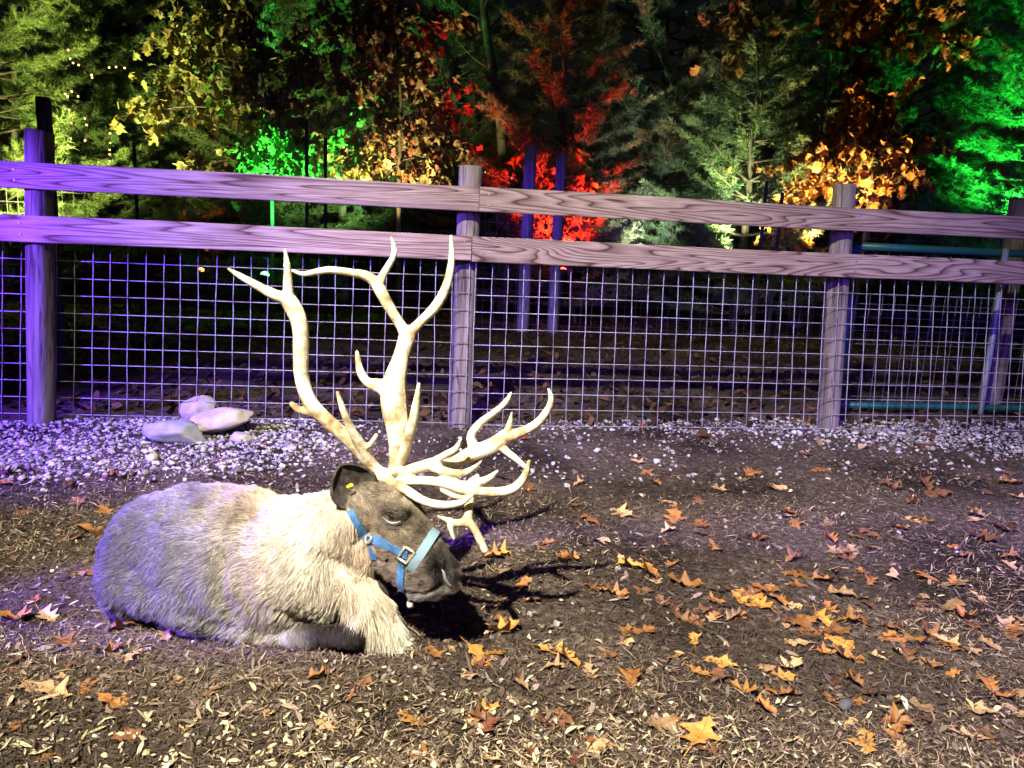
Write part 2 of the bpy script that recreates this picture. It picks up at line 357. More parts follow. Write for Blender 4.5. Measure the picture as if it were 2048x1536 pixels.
P = atz(482, 884); stone('field_stone', P.x, P.y, 0.02, 0.06, 0.05, 0.04, (0, 0, 0.2), 8, sC_, label='small rounded stone at the right end of the stone pile')
P = atz(1690, 1418); stone('small_stone', P.x, P.y, 0.012, 0.020, 0.017, 0.014, (0.2, 0, 0.2), 9, stone_mat('dark_stone', (0.09, 0.09, 0.10)), label='small grey stone lying between two orange leaves on the soil', cuts=2)  # a single small grey stone on the soil

# ------------------------------------------------------------------ scattered litter: soil shreds, pale bits, gravel
def ground_samples(n, power=1.0, ylo=0.95, yhi=5.0, x_margin=80):
    """points on the ground, spread so that they are roughly even over the picture (power 0) or the ground (power 1)"""
    out = []
    while sum(len(a) for a in out) < n:
        px = RNG.uniform(-x_margin, 2048 + x_margin, 4 * n); py = RNG.uniform(840, 1640, 4 * n)
        d = np.array(FWD)[None] + np.outer((px - 1024) / FPX, np.array(RGT)) + np.outer((768 - py) / FPX, np.array(UPV))
        t = -CAM_H / d[:, 2]; P = d * t[:, None]; keep = RNG.random(len(P)) < (t / 4.6) ** (3 * power)
        out.append(np.stack([P[keep, 0], P[keep, 1], px[keep], py[keep]], 1))
    return np.concatenate(out)[:n]
def quads_scatter(name, S, length, width, cols, tilt, material, lift=0.003, bend=0.25):
    n = len(S); th = RNG.uniform(0, 2 * np.pi, n); tl = RNG.normal(0, tilt, n); rl = RNG.normal(0, tilt * 1.2, n)
    ax = np.stack([np.cos(th) * np.cos(tl), np.sin(th) * np.cos(tl), np.sin(tl)], 1)
    sd = np.stack([-np.sin(th) * np.cos(rl), np.cos(th) * np.cos(rl), np.sin(rl)], 1)
    up = np.cross(ax, sd); c = np.stack([S[:, 0], S[:, 1], ground_h(S[:, 0], S[:, 1]) + lift + np.abs(np.sin(tl)) * length * 0.4], 1)
    V = []; k = RNG.normal(0, bend, n) * length; k2 = RNG.normal(0, bend * 0.8, n) * length
    for t, wv in ((-0.5, 0.35), (-0.15, 1.0), (0.2, 0.9), (0.5, 0.25)):
        ctr = c + ax * (t * length)[:, None] + up * (k * (0.25 - t * t))[:, None] * 1.0 + sd * (k2 * (0.25 - t * t))[:, None]
        for sg in (-0.5, 0.5): V.append(ctr + sd * (sg * wv * width)[:, None])
    V = np.stack(V, 1).reshape(-1, 3); base = np.arange(n) * 8
    F = np.concatenate([np.stack([base + a, base + a + 1, base + a + 3, base + a + 2], 1) for a in (0, 2, 4)])
    return mesh_np(name, V, F, material, cols=np.repeat(cols, 8, 0))
litter_m = mat('litter', rough=0.85, attr='Col', spec=0.15)
n = 105000; S = ground_samples(n, 0.3)
tan = RNG.random(n) ** 2.2 * np.clip(1.9 * vnoise(S[:, 0] * 2.2, S[:, 1] * 2.8, 4) - 0.15 + 0.5 * (vnoise(S[:, 0] * 8, S[:, 1] * 8, 6) - 0.5), 0.12, 1.7)
cols = np.array([0.035, 0.024, 0.016])[None] * (0.6 + RNG.random((n, 1))) + tan[:, None] * np.array([0.32, 0.24, 0.155])[None]
sc_ = 0.7 + 0.5 * RNG.random(n)
o = quads_scatter('mulch', S, RNG.gamma(2.0, 0.0075, n) + 0.006, (0.0012 + 0.0036 * RNG.random(n) ** 2.2), cols, 0.38, litter_m, 0.004, 0.5)
o['kind'] = 'stuff'; tag(o, 'dark shredded bark mulch covering the pen floor', 'mulch')
n = 9000; S = ground_samples(n, 0.45); S = S[RNG.random(n) < 0.25 + 0.9 * vnoise(S[:, 0] * 3, S[:, 1] * 3, 17)]; n = len(S)
cols = np.array([0.13, 0.10, 0.075])[None] * (0.25 + 1.7 * RNG.random((n, 1)) ** 1.6) * (1 + RNG.normal(0, 0.06, (n, 3)))
o = quads_scatter('bark_chips', S, RNG.gamma(2.2, 0.007, n) + 0.008, 0.004 + 0.012 * RNG.random(n) ** 1.5, cols.clip(0.01, 0.6), 0.25, litter_m, 0.004, 0.15)
o['kind'] = 'stuff'; tag(o, 'grey brown bark chips and leaf scraps over the pen floor', 'bark chips')
# pale chips: dense near the lower edge of the view, thin elsewhere
S = ground_samples(26000, 0.25); dens = np.where(S[:, 3] > 1400, 0.20, 0.035) + 0.12 * np.clip((S[:, 3] - 1330) / 120, 0, 1) * (S[:, 2] < 1300)
dens *= np.where(S[:, 2] > 1150, 0.4, 0.85); dens *= 0.35 + 1.3 * vnoise(S[:, 0] * 5, S[:, 1] * 5, 9); S = S[RNG.random(len(S)) < dens]; n = len(S)
cols = np.array([0.48, 0.39, 0.24])[None] * (0.45 + 0.75 * RNG.random((n, 1))) * np.array([1, 1, 1])[None] + RNG.normal(0, 0.02, (n, 3)).clip(-0.03, 0.05)
o = quads_scatter('leaf_flakes', S, RNG.gamma(2.2, 0.0055, n) + 0.006, 0.004 + 0.010 * RNG.random(n) ** 1.5, cols.clip(0.02, 0.9), 0.35, litter_m, 0.008, 0.5)
o['kind'] = 'stuff'; tag(o, 'pale yellow leaf flakes strewn over the dark mulch', 'leaf flakes')
# leaf litter beyond the fence
n = 9000; bx = RNG.uniform(-9, 9, n); by = 4.5 + RNG.random(n) ** 1.4 * 8; S = np.stack([bx, by, bx, by], 1); S = S[S[:, 1] > 4.45 + 0.148 * S[:, 0] + 0.25]; n = len(S)
cols = np.array([0.085, 0.045, 0.022])[None] * (0.3 + 1.2 * RNG.random((n, 1)) ** 2)
o = quads_scatter('leaf_litter', S, RNG.uniform(0.04, 0.11, n), RNG.uniform(0.02, 0.06, n), cols, 0.4, litter_m, 0.012, 0.5)
o['kind'] = 'stuff'; tag(o, 'brown leaf litter on the dark ground beyond the fence', 'leaf litter')
# gravel
def gravel(name, S, sizes, cols, material):
    bm = bmesh.new(); bmesh.ops.create_cube(bm, size=1.25); bmesh.ops.bevel(bm, geom=[v for v in bm.verts], offset=0.3, segments=1, affect='VERTICES'); bmesh.ops.triangulate(bm, faces=bm.faces[:]); bm.verts.index_update(); bm.verts.ensure_lookup_table()
    bv = np.array([v.co[:] for v in bm.verts]); bf = np.array([[v.index for v in f.verts] for f in bm.faces]); bm.free()
    n = len(S); k = len(bv); R = RNG.normal(size=(n, 4)); R /= np.linalg.norm(R, axis=1)[:, None]; q0, q1, q2, q3 = R.T
    M = np.stack([np.stack([1 - 2 * (q2 * q2 + q3 * q3), 2 * (q1 * q2 - q0 * q3), 2 * (q1 * q3 + q0 * q2)], 1), np.stack([2 * (q1 * q2 + q0 * q3), 1 - 2 * (q1 * q1 + q3 * q3), 2 * (q2 * q3 - q0 * q1)], 1), np.stack([2 * (q1 * q3 - q0 * q2), 2 * (q2 * q3 + q0 * q1), 1 - 2 * (q1 * q1 + q2 * q2)], 1)], 1)
    ax = RNG.uniform(0.45, 1.2, (n, 1, 3)); V = bv[None] * ax * (1 + RNG.normal(0, 0.2, (n, k, 1)).clip(-.35, .35)); V = np.einsum('nij,nkj->nki', M, V); V[:, :, 2] *= 0.7
    V = V * sizes[:, None, None]; V[:, :, 0] += S[:, None, 0]; V[:, :, 1] += S[:, None, 1]; V[:, :, 2] += (ground_h(S[:, 0], S[:, 1]) + sizes * 0.25 + RNG.random(n) * sizes * 0.3)[:, None]
    F = (bf[None] + (np.arange(n) * k)[:, None, None]).reshape(-1, 3)
    return mesh_np(name, V.reshape(-1, 3), F, material, cols=np.repeat(cols, k, 0))
gravel_m = mat('gravel_stone', rough=0.8, attr='Col', spec=0.2)
S = ground_samples(60000, 0.55, x_margin=200); px, py = S[:, 2], S[:, 3]
fence_d = (S[:, 0] * FN.x + S[:, 1] * FN.y) - B1.dot(FN)            # metres in front of the fence
left = np.clip((975 - 0.10 * np.maximum(0, px - 350) - py) / 45, 0, 1) * np.clip((800 - px) / 220, 0, 1)
right = np.clip((872 + 0.07 * np.maximum(0, px - 1250) - py) / 34, 0, 1) * np.clip((px - 1000) / 120, 0, 1)
dens = np.maximum(np.maximum(left, right) * (0.55 + 0.9 * vnoise(S[:, 0] * 3, S[:, 1] * 3, 5)), 0.014) * (fence_d > -0.28)
dens = np.maximum(dens, 0.09 * np.clip((1010 - py) / 120, 0, 1) * (fence_d > 0))
S = S[RNG.random(len(S)) < dens * 0.8]; n = len(S)
cols = np.array([0.40, 0.38, 0.345])[None] * RNG.uniform(0.25, 1.3, (n, 1)) * (1 + RNG.normal(0, 0.04, (n, 3)))
o = gravel('gravel', S, (RNG.gamma(3.2, 0.0024, n) + 0.0035) * np.where(S[:, 3] > 990, 0.55, 1.0), cols.clip(0.03, 0.85), gravel_m); o['kind'] = 'stuff'; tag(o, 'pale crushed gravel spread along the foot of the fence', 'gravel')

# ------------------------------------------------------------------ oak leaves
OAKHALF = [(0, .012), (.09, .05), (.15, .17), (.19, .30), (.25, .33), (.31, .23), (.36, .14), (.43, .17), (.51, .34), (.60, .48), (.645, .35), (.66, .22), (.69, .13), (.76, .16), (.85, .27), (.875, .16), (.91, .08), (1.0, 0)]
def oak_outline(rg, lobes=3):
    """one half of a red-oak leaf: (along, out)"""
    k = [rg.uniform(0.55, 1.2) for _ in range(4)]; sh = [rg.uniform(-0.05, 0.05) for _ in range(4)]; out = []; torn = rg.random() < 0.2; fill = rg.uniform(0.0, 0.10)
    for t, o in OAKHALF:
        i = 0 if t < 0.38 else 1 if t < 0.7 else 2
        out.append((min(1, max(0, t + (sh[i] if 0.1 < t < 0.9 else 0))), (o * k[i] if o > 0.15 else o + (fill if 0.1 < t < 0.8 else 0)) * (0.4 if torn and i == 2 and t < 1 else 1)))
    return out
def oak_leaf_mesh(name, seed, curl=0.35, lobes=3, simple=False, stem=True):
    rg = random.Random(seed); R_, L_ = oak_outline(rg, lobes), oak_outline(rg, lobes)
    if simple: R_, L_ = [R_[i] for i in (0, 2, 4, 6, 8, 9, 12, 14, 16, 17)], [L_[i] for i in (0, 2, 4, 6, 8, 9, 12, 14, 16, 17)]
    bm = bmesh.new(); k1, k2, k3 = rg.uniform(0.3, 1) * curl * rg.choice((1, 1, 1, -0.6)), rg.uniform(0.2, 1) * curl * rg.choice((1, -1)), rg.uniform(-0.6, 0.6) * curl
    def z(t, o): return k2 * (t - 0.5) ** 2 * 0.9 + k1 * o * o * 2.2 + k3 * o * (t - 0.4) + 0.05 * math.sin(9 * t + 5 * o) * curl
    mid = {}
    def mv(t):
        t = round(t, 3)
        if t not in mid: mid[t] = bm.verts.new((t - 0.5, 0, z(t, 0) - 0.015))
        return mid[t]
    for sgn, S_ in ((1, R_), (-1, L_)):
        ring = [(t, o * sgn) for t, o in S_]; vs = [bm.verts.new((t - 0.5, o, z(t, o))) for t, o in ring]
        for a in range(len(ring) - 1):
            f = [mv(ring[a][0]), mv(ring[a + 1][0]), vs[a + 1], vs[a]]
            f = list(dict.fromkeys(f))
            try: bm.faces.new(f if sgn > 0 else f[::-1])
            except ValueError: pass
    if stem:
        a, b_ = bm.verts.new((-0.5, 0.012, z(0, 0))), bm.verts.new((-0.5, -0.012, z(0, 0))); c_, d_ = bm.verts.new((-0.82, 0.05, 0.02)), bm.verts.new((-0.82, 0.035, 0.02)); bm.faces.new((a, b_, d_, c_))
    zmin = min(v.co.z for v in bm.verts)
    for v in bm.verts: v.co.z -= zmin
    me = bpy.data.meshes.new(name); bm.to_mesh(me); bm.free()
    for p in me.polygons: p.use_smooth = True
    return me
def leaf_mat(name, c1, c2):
    m = mat(name, c1, 0.55, spec=0.3); t = N(m, 'ShaderNodeTexCoord'); n = N(m, 'ShaderNodeTexNoise', Scale=5, Detail=6); oi = N(m, 'ShaderNodeObjectInfo')
    vadd = N(m, 'ShaderNodeVectorMath', operation='ADD'); L(m, t.outputs['Object'], vadd.inputs[0]); L(m, oi.outputs['Location'], vadd.inputs[1]); L(m, vadd.outputs[0], n.inputs['Vector'])
    r0 = ramp(m, n.outputs[0], [(0.32, c2), (0.62, c1)])
    sx = N(m, 'ShaderNodeSeparateXYZ'); L(m, t.outputs['Object'], sx.inputs[0]); ab = N(m, 'ShaderNodeMath', operation='ABSOLUTE'); L(m, sx.outputs['Y'], ab.inputs[0])
    lt = N(m, 'ShaderNodeMath', operation='LESS_THAN'); lt.inputs[1].default_value = 0.014; L(m, ab.outputs[0], lt.inputs[0])
    sv = N(m, 'ShaderNodeMath', operation='MULTIPLY_ADD'); sv.inputs[1].default_value = -0.8; L(m, ab.outputs[0], sv.inputs[0]); L(m, sx.outputs['X'], sv.inputs[2])
    pp_ = N(m, 'ShaderNodeMath', operation='PINGPONG'); pp_.inputs[1].default_value = 0.07; L(m, sv.outputs[0], pp_.inputs[0]); l2 = N(m, 'ShaderNodeMath', operation='LESS_THAN'); l2.inputs[1].default_value = 0.007; L(m, pp_.outputs[0], l2.inputs[0])
    mxv = N(m, 'ShaderNodeMath', operation='MAXIMUM'); L(m, lt.outputs[0], mxv.inputs[0]); L(m, l2.outputs[0], mxv.inputs[1]); mf = N(m, 'ShaderNodeMath', operation='MULTIPLY'); mf.inputs[1].default_value = 0.45; L(m, mxv.outputs[0], mf.inputs[0])
    r = N(m, 'ShaderNodeMixRGB'); L(m, mf.outputs[0], r.inputs[0]); L(m, r0.outputs[0], r.inputs[1]); r.inputs[2].default_value = (*[q * 0.4 for q in c2], 1)
    hs = N(m, 'ShaderNodeHueSaturation'); mr = N(m, 'ShaderNodeMapRange'); mr.inputs[3].default_value = 0.4; mr.inputs[4].default_value = 1.2
    L(m, oi.outputs['Random'], mr.inputs[0]); L(m, mr.outputs[0], hs.inputs['Value']); L(m, r.outputs[0], hs.inputs['Color']); L(m, hs.outputs[0], bsdf(m).inputs['Base Color'])
    return m
ORANGE = leaf_mat('orange_leaf', (0.38, 0.165, 0.045), (0.22, 0.085, 0.026)); GOLD = leaf_mat('gold_leaf', (0.50, 0.24, 0.05), (0.36, 0.15, 0.035))
BROWN = leaf_mat('brown_leaf', (0.22, 0.10, 0.045), (0.12, 0.05, 0.025)); TAN = leaf_mat('tan_leaf', (0.50, 0.33, 0.17), (0.36, 0.2, 0.09)); RUST = leaf_mat('rust_leaf', (0.24, 0.07, 0.035), (0.14, 0.04, 0.025))
KINDS_ = {'orange': (ORANGE, 'orange brown'), 'gold': (GOLD, 'golden yellow'), 'brown': (BROWN, 'dull dark brown'), 'tan': (TAN, 'pale tan'), 'rust': (RUST, 'dark red')}
def leaf_place(x, y):
    fd = (x * FN.x + y * FN.y) - B1.dot(FN)
    if fd < 0.75: return 'at the edge of the gravel by the fence'
    if y < 1.62: return 'among the pale leaf flakes'
    if x < -0.95: return "beside the reindeer's rump"
    if x < -0.12: return "in front of the lying reindeer's belly and foreleg" if y < 2.0 else 'on the mulch behind the reindeer'
    if x < 0.75: return "on the mulch past the reindeer's muzzle"
    return 'on the open mulch away from the reindeer'
LM = {}
for k in KINDS_:
    LM[k] = []
    for i in range(9):
        me = oak_leaf_mesh('oak_leaf', 100 + i, 0.15 + 0.09 * i, 3); me.materials.append(KINDS_[k][0]); LM[k].append(me)
rgl = random.Random(21)
def put_leaf(px, py, kind, size_px, rot=None, tilt=None):
    P = atz(px, py); size = size_px * mpp(P) * 0.9
    mi = rgl.randrange(9); o = bpy.data.objects.new('oak_leaf', LM[kind][mi]); C.objects.link(o)
    o.location = (P.x, P.y, float(ground_h(P.x, P.y)) + 0.003); o.scale = (size, size * rgl.uniform(0.55, 0.98), size * rgl.uniform(0.5, 1.5))
    o.rotation_euler = (rgl.gauss(0, 0.16), rgl.gauss(0, 0.16) if tilt is None else tilt, rgl.uniform(0, 6.28) if rot is None else rot)
    form = 'large' if size > 0.125 else 'small' if size < 0.085 else 'middling'; curl = 'curled' if mi >= 4 else 'flat'; where = leaf_place(P.x, P.y)
    tag(o, f'{form} {curl} {KINDS_[kind][1]} oak leaf {where}', 'leaf', f'{form} {curl} {kind} leaves {where}'); return o
LEAVES = [(232, 1405, 'orange', 100), (30, 1240, 'orange', 80), (95, 1235, 'tan', 60), (130, 1287, 'orange', 80), (245, 1262, 'orange', 70), (330, 1272, 'tan', 80), (215, 1305, 'orange', 70), (265, 1318, 'tan', 80), (190, 1150, 'orange', 80), (262, 1245, 'orange', 50),
          (110, 1390, 'tan', 100), (100, 1510, 'orange', 70), (30, 1450, 'orange', 50), (640, 1362, 'orange', 60), (672, 1362, 'tan', 50), (650, 1450, 'tan', 70), (700, 1310, 'orange', 70), (1005, 1272, 'gold', 90), (960, 1318, 'gold', 95), (1110, 1308, 'gold', 85), (1135, 1325, 'gold', 70),
          (870, 1308, 'orange', 60), (940, 1355, 'tan', 60), (830, 1438, 'gold', 105), (975, 1420, 'gold', 70), (960, 1455, 'rust', 110), (850, 1510, 'orange', 80), (1120, 1425, 'orange', 50), (1200, 1488, 'orange', 80), (1345, 1450, 'orange', 70), (1400, 1485, 'gold', 110), (1320, 1462, 'tan', 80), (1155, 1515, 'rust', 70),
          (1265, 1360, 'orange', 80), (1290, 1262, 'orange', 75), (1230, 1195, 'orange', 60), (1260, 1135, 'gold', 70), (1300, 1140, 'gold', 70), (1345, 1130, 'orange', 45), (1370, 1170, 'gold', 90), (1430, 1100, 'orange', 55), (1290, 945, 'orange', 55), (1345, 950, 'tan', 60), (1240, 1025, 'tan', 70), (1180, 1042, 'orange', 70), (1350, 1038, 'orange', 70), (1400, 1050, 'orange', 60),
          (1085, 1100, 'orange', 45), (990, 1120, 'orange', 50), (1440, 1185, 'orange', 50), (1500, 1190, 'gold', 80), (1520, 1210, 'gold', 80), (1480, 1205, 'gold', 60), (1530, 1178, 'orange', 70), (1590, 1150, 'orange', 70), (1650, 1165, 'orange', 70), (1690, 1160, 'tan', 60), (1740, 1165, 'orange', 60), (1720, 1145, 'orange', 50), (1850, 1152, 'orange', 80), (1910, 1168, 'tan', 80), (1680, 1190, 'tan', 70),
          (1440, 1328, 'gold', 90), (1600, 1250, 'orange', 85), (1645, 1240, 'gold', 75), (1670, 1262, 'orange', 75), (1700, 1250, 'gold', 70), (1680, 1285, 'gold', 80), (1620, 1265, 'orange', 60), (1600, 1290, 'tan', 80), (1730, 1250, 'orange', 50), (1780, 1280, 'orange', 60), (1830, 1285, 'orange', 90), (1860, 1275, 'orange', 70), (1900, 1295, 'tan', 80), (1700, 1320, 'gold', 90), (1750, 1310, 'tan', 60), (1800, 1310, 'tan', 60), (1900, 1215, 'tan', 75), (1950, 1255, 'brown', 70), (2030, 1262, 'orange', 60),
          (1490, 1388, 'gold', 70), (1550, 1385, 'orange', 60), (1580, 1395, 'orange', 55), (1530, 1420, 'orange', 65), (1660, 1405, 'orange', 50), (1715, 1408, 'orange', 45), (1730, 1490, 'gold', 100), (1700, 1448, 'tan', 60), (1830, 1415, 'tan', 95), (1790, 1435, 'tan', 70), (1850, 1440, 'brown', 80), (1950, 1425, 'tan', 95), (2010, 1400, 'orange', 90), (1935, 1475, 'tan', 90), (1790, 1470, 'orange', 70), (2035, 1440, 'tan', 60), (1800, 1500, 'tan', 60),
          (1580, 1030, 'orange', 60), (1590, 1050, 'orange', 55), (1510, 1080, 'orange', 60), (1795, 1058, 'orange', 60), (1740, 1075, 'brown', 60), (1715, 1082, 'orange', 50), (1660, 1085, 'orange', 50), (1800, 1082, 'tan', 50), (1700, 1105, 'tan', 60), (1880, 990, 'brown', 70), (1960, 1085, 'orange', 70), (2010, 1060, 'brown', 90), (1980, 985, 'brown', 60), (1850, 970, 'brown', 70), (2020, 970, 'orange', 60),
          (525, 905, 'rust', 45), (390, 895, 'brown', 45), (440, 930, 'brown', 40), (310, 920, 'brown', 50), (230, 960, 'brown', 60), (300, 965, 'rust', 50), (270, 950, 'rust', 40), (210, 1020, 'orange', 70), (180, 1060, 'orange', 90), (160, 1000, 'brown', 60), (150, 1075, 'orange', 70), (200, 1075, 'brown', 60), (1010, 960, 'brown', 60), (1055, 985, 'orange', 55), (1040, 880, 'rust', 50), (1265, 910, 'brown', 50), (1500, 950, 'orange', 55), (1640, 945, 'orange', 55), (1405, 875, 'brown', 45), (1285, 855, 'rust', 35), (1610, 910, 'rust', 45), (1840, 895, 'brown', 55), (1860, 875, 'rust', 45), (1730, 875, 'brown', 45), (1410, 1070, 'orange', 50), (1150, 1010, 'brown', 50), (1200, 1080, 'tan', 50), (760, 905, 'brown', 40), (900, 1300, 'tan', 45), (60, 1380, 'tan', 70), (40, 1340, 'brown', 50), (420, 1390, 'orange', 45), (440, 1380, 'tan', 55), (550, 1380, 'tan', 40), (1030, 1400, 'tan', 45), (980, 1510, 'tan', 60), (1060, 1500, 'brown', 60), (540, 1430, 'tan', 45), (380, 1450, 'tan', 60), (700, 1400, 'brown', 50)]
for q in LEAVES: put_leaf(*q)
for _n in range(185):
    px, py = (rgl.uniform(-30, 2080), 1536 - 640 * rgl.random() ** 0.8) if _n < 90 else (rgl.uniform(980, 2060), rgl.gauss(1180, 150))
    if py < 880 or py > 1530: continue
    if 200 < px < 960 and 880 < py < 1300: continue
    near = (py - 850) / 690; put_leaf(px, py, rgl.choice(('brown', 'brown', 'orange', 'tan', 'brown') if _n < 90 else ('orange', 'tan', 'orange', 'tan', 'brown', 'gold')), rgl.uniform(28, 42) + 34 * near)

# ------------------------------------------------------------------ reindeer
deer = thing('reindeer', 'large antlered reindeer with a blue halter lying on the mulch, facing right', 'reindeer', (-0.6, 2.1, 0))
DO = Vector(deer.location)
def blob(bm, px, py, Y, rx, ry, rd, ang=0.0, yaw=0.0):
    c = aty(px, py, Y); k = mpp(c); M = Matrix((RGT, UPV, -FWD)).transposed()      # image right, image up, towards camera
    rot = M @ Matrix.Rotation(math.radians(yaw), 3, 'Y') @ Matrix.Rotation(math.radians(ang), 3, 'Z')
    S_ = Matrix.Diagonal((rx * k, ry * k, rd))
    r = bmesh.ops.create_icosphere(bm, subdivisions=3, radius=1)
    for v in r['verts']: v.co = c + rot @ (S_ @ v.co)
def chain(bm, pts, sub=5):
    """pts: (px,py,Y,r_px,rd)"""
    for q in smooth_poly(pts, sub): blob(bm, q[0], q[1], q[2], q[3], q[3], q[4])
def remeshed(bm, voxel, smooth_it, name):
    me = bpy.data.meshes.new(name); bm.to_mesh(me); bm.free(); o = bpy.data.objects.new(name, me); C.objects.link(o)
    m = o.modifiers.new('r', 'REMESH'); m.mode = 'VOXEL'; m.voxel_size = voxel
    if smooth_it:
        s_ = o.modifiers.new('s', 'SMOOTH'); s_.factor = 0.5; s_.iterations = smooth_it
    dg = bpy.context.evaluated_depsgraph_get(); dg.update()
    me2 = bpy.data.meshes.new_from_object(o.evaluated_get(dg)); bpy.data.objects.remove(o); me2.name = name
    return me2
bm = bmesh.new()
# trunk
blob(bm, 330, 1110, 2.17, 108, 126, 0.23); blob(bm, 300, 1140, 2.13, 80, 95, 0.21); blob(bm, 385, 1105, 2.16, 120, 138, 0.24); blob(bm, 430, 1112, 2.13, 130, 145, 0.25)
blob(bm, 485, 1122, 2.11, 128, 148, 0.25); blob(bm, 535, 1135, 2.09, 120, 142, 0.24); blob(bm, 580, 1128, 2.07, 115, 136, 0.23); blob(bm, 625, 1115, 2.06, 108, 124, 0.22)
blob(bm, 420, 1195, 2.00, 140, 66, 0.13, -12); blob(bm, 490, 1225, 1.97, 100, 52, 0.10, -8); blob(bm, 330, 1170, 2.04, 100, 58, 0.14, -22)
blob(bm, 655, 1070, 2.04, 80, 88, 0.17); blob(bm, 690, 1045, 2.02, 55, 60, 0.12)
chain(bm, [(650, 1062, 2.03, 76, .15), (700, 1040, 2.01, 60, .12), (738, 1018, 1.98, 46, .09)])
# chest and near foreleg
chain(bm, [(680, 1110, 2.02, 62, .12), (705, 1150, 1.98, 54, .10), (732, 1200, 1.95, 45, .085), (760, 1245, 1.94, 34, .065), (782, 1280, 1.935, 25, .05), (795, 1292, 1.93, 17, .04)])
body_me = remeshed(bm, 0.009, 26, 'body')
bm = bmesh.new(); bm.from_mesh(body_me)
blob(bm, 375, 1140, 2.0, 100, 78, 0.10, -28); blob(bm, 640, 1150, 1.945, 62, 86, 0.075, 14)
# folded foreleg and hoof, tucked along the belly
chain(bm, [(545, 1262, 1.93, 34, .05), (600, 1268, 1.90, 24, .04), (650, 1270, 1.88, 19, .032), (694, 1270, 1.868, 22, .036), (708, 1274, 1.864, 20, .034)])
body_me = remeshed(bm, 0.007, 8, 'body')
# head, finer
bm = bmesh.new()
chain(bm, [(728, 1012, 1.985, 46, .075), (752, 1006, 1.965, 50, .078), (785, 1030, 1.945, 52, .076), (812, 1064, 1.92, 49, .066), (840, 1100, 1.895, 46, .056), (864, 1130, 1.875, 44, .052), (880, 1146, 1.865, 41, .048)])
chain(bm, [(752, 1075, 1.965, 50, .062), (782, 1102, 1.94, 46, .056), (815, 1132, 1.91, 43, .048), (846, 1156, 1.885, 39, .044), (870, 1166, 1.87, 34, .042)])
chain(bm, [(700, 1060, 2.0, 58, .10), (740, 1100, 1.975, 52, .07)])
blob(bm, 893, 1142, 1.862, 28, 34, .046, 25); blob(bm, 899, 1166, 1.86, 23, 20, .042); blob(bm, 800, 1018, 1.888, 26, 14, .020, -38)      # muzzle, lip, brow
blob(bm, 846, 1186, 1.872, 26, 13, .033, 12); blob(bm, 780, 1088, 1.90, 40, 34, .03, -35)      # lower lip, cheek
head_me = remeshed(bm, 0.005, 5, 'head_tmp')
def cut_sphere(me, px, py, Y, r_px, depth):
    c = aty(px, py, Y); r = r_px * mpp(c)
    for v in me.vertices:
        d = (v.co - c).length
        if d < r: v.co -= (v.normal * depth * (1 - (d / r) ** 2) ** 1.5)
# join head into the body as one continuous surface
bm = bmesh.new(); bm.from_mesh(body_me); bm.from_mesh(head_me)
tmp = bpy.data.meshes.new('t'); bm.to_mesh(tmp); bm.free(); o = bpy.data.objects.new('t', tmp); C.objects.link(o)
m_ = o.modifiers.new('r', 'REMESH'); m_.mode = 'VOXEL'; m_.voxel_size = 0.0055
s_ = o.modifiers.new('s', 'SMOOTH'); s_.iterations = 2; s_.factor = 0.5
dg = bpy.context.evaluated_depsgraph_get(); dg.update(); body_me = bpy.data.meshes.new_from_object(o.evaluated_get(dg)); bpy.data.objects.remove(o); body_me.name = 'body'
body_me.materials.clear()
bvh0 = BVHTree.FromPolygons([v.co for v in body_me.vertices], [p.vertices for p in body_me.polygons])
def hit(px, py, bvh=None):
    d = ray(px, py).normalized(); r = (bvh or bvh0).ray_cast(CAM, d); return r[0], r[1]
# nostril, eye socket, mouth line
def dent(px, py, rx, depth, ang=0, ry=None):
    p, nrm = hit(px, py)
    if p is None: return
    k = mpp(p); ry = ry or rx; ca, sa = math.cos(math.radians(ang)), math.sin(math.radians(ang))
    for v in body_me.vertices:
        q = v.co - p
        if q.length > max(rx, ry) * k * 1.5: continue
        a, b = q.dot(RGT) / k, q.dot(UPV) / k; u, w_ = (a * ca + b * sa) / rx, (-a * sa + b * ca) / ry
        e = u * u + w_ * w_
        if e < 1: v.co += -nrm * depth * (1 - e) ** 1.3
dent(897, 1136, 15, 0.012, -60, 10); dent(882, 1146, 24, 0.022, -65, 12); dent(784, 1034, 17, 0.009, -20, 10); dent(812, 1060, 30, 0.006, -40, 12)
for t in np.linspace(0, 1, 9): dent(815 + 70 * t, 1183 + 8 * math.sin(t * 3) - 14 * t * t, 9, 0.0035)
def crease(path, r, depth):
    for q in smooth_poly(path, 7): dent(q[0], q[1], r, depth)
crease([(455, 1095), (438, 1140), (440, 1185), (470, 1225)], 26, 0.0022); crease([(655, 1105), (690, 1135), (712, 1170), (720, 1215)], 20, 0.0030); crease([(560, 1215), (600, 1232), (650, 1238), (690, 1232)], 18, 0.0030)
crease([(600, 1040), (585, 1090), (590, 1150)], 34, 0.0013); crease([(330, 1215), (400, 1235), (470, 1255)], 18, 0.0015)
NV = len(body_me.vertices); BV = np.empty(NV * 3, np.float32); body_me.vertices.foreach_get('co', BV); BV = BV.reshape(-1, 3)
PX = projn(BV.astype(float))
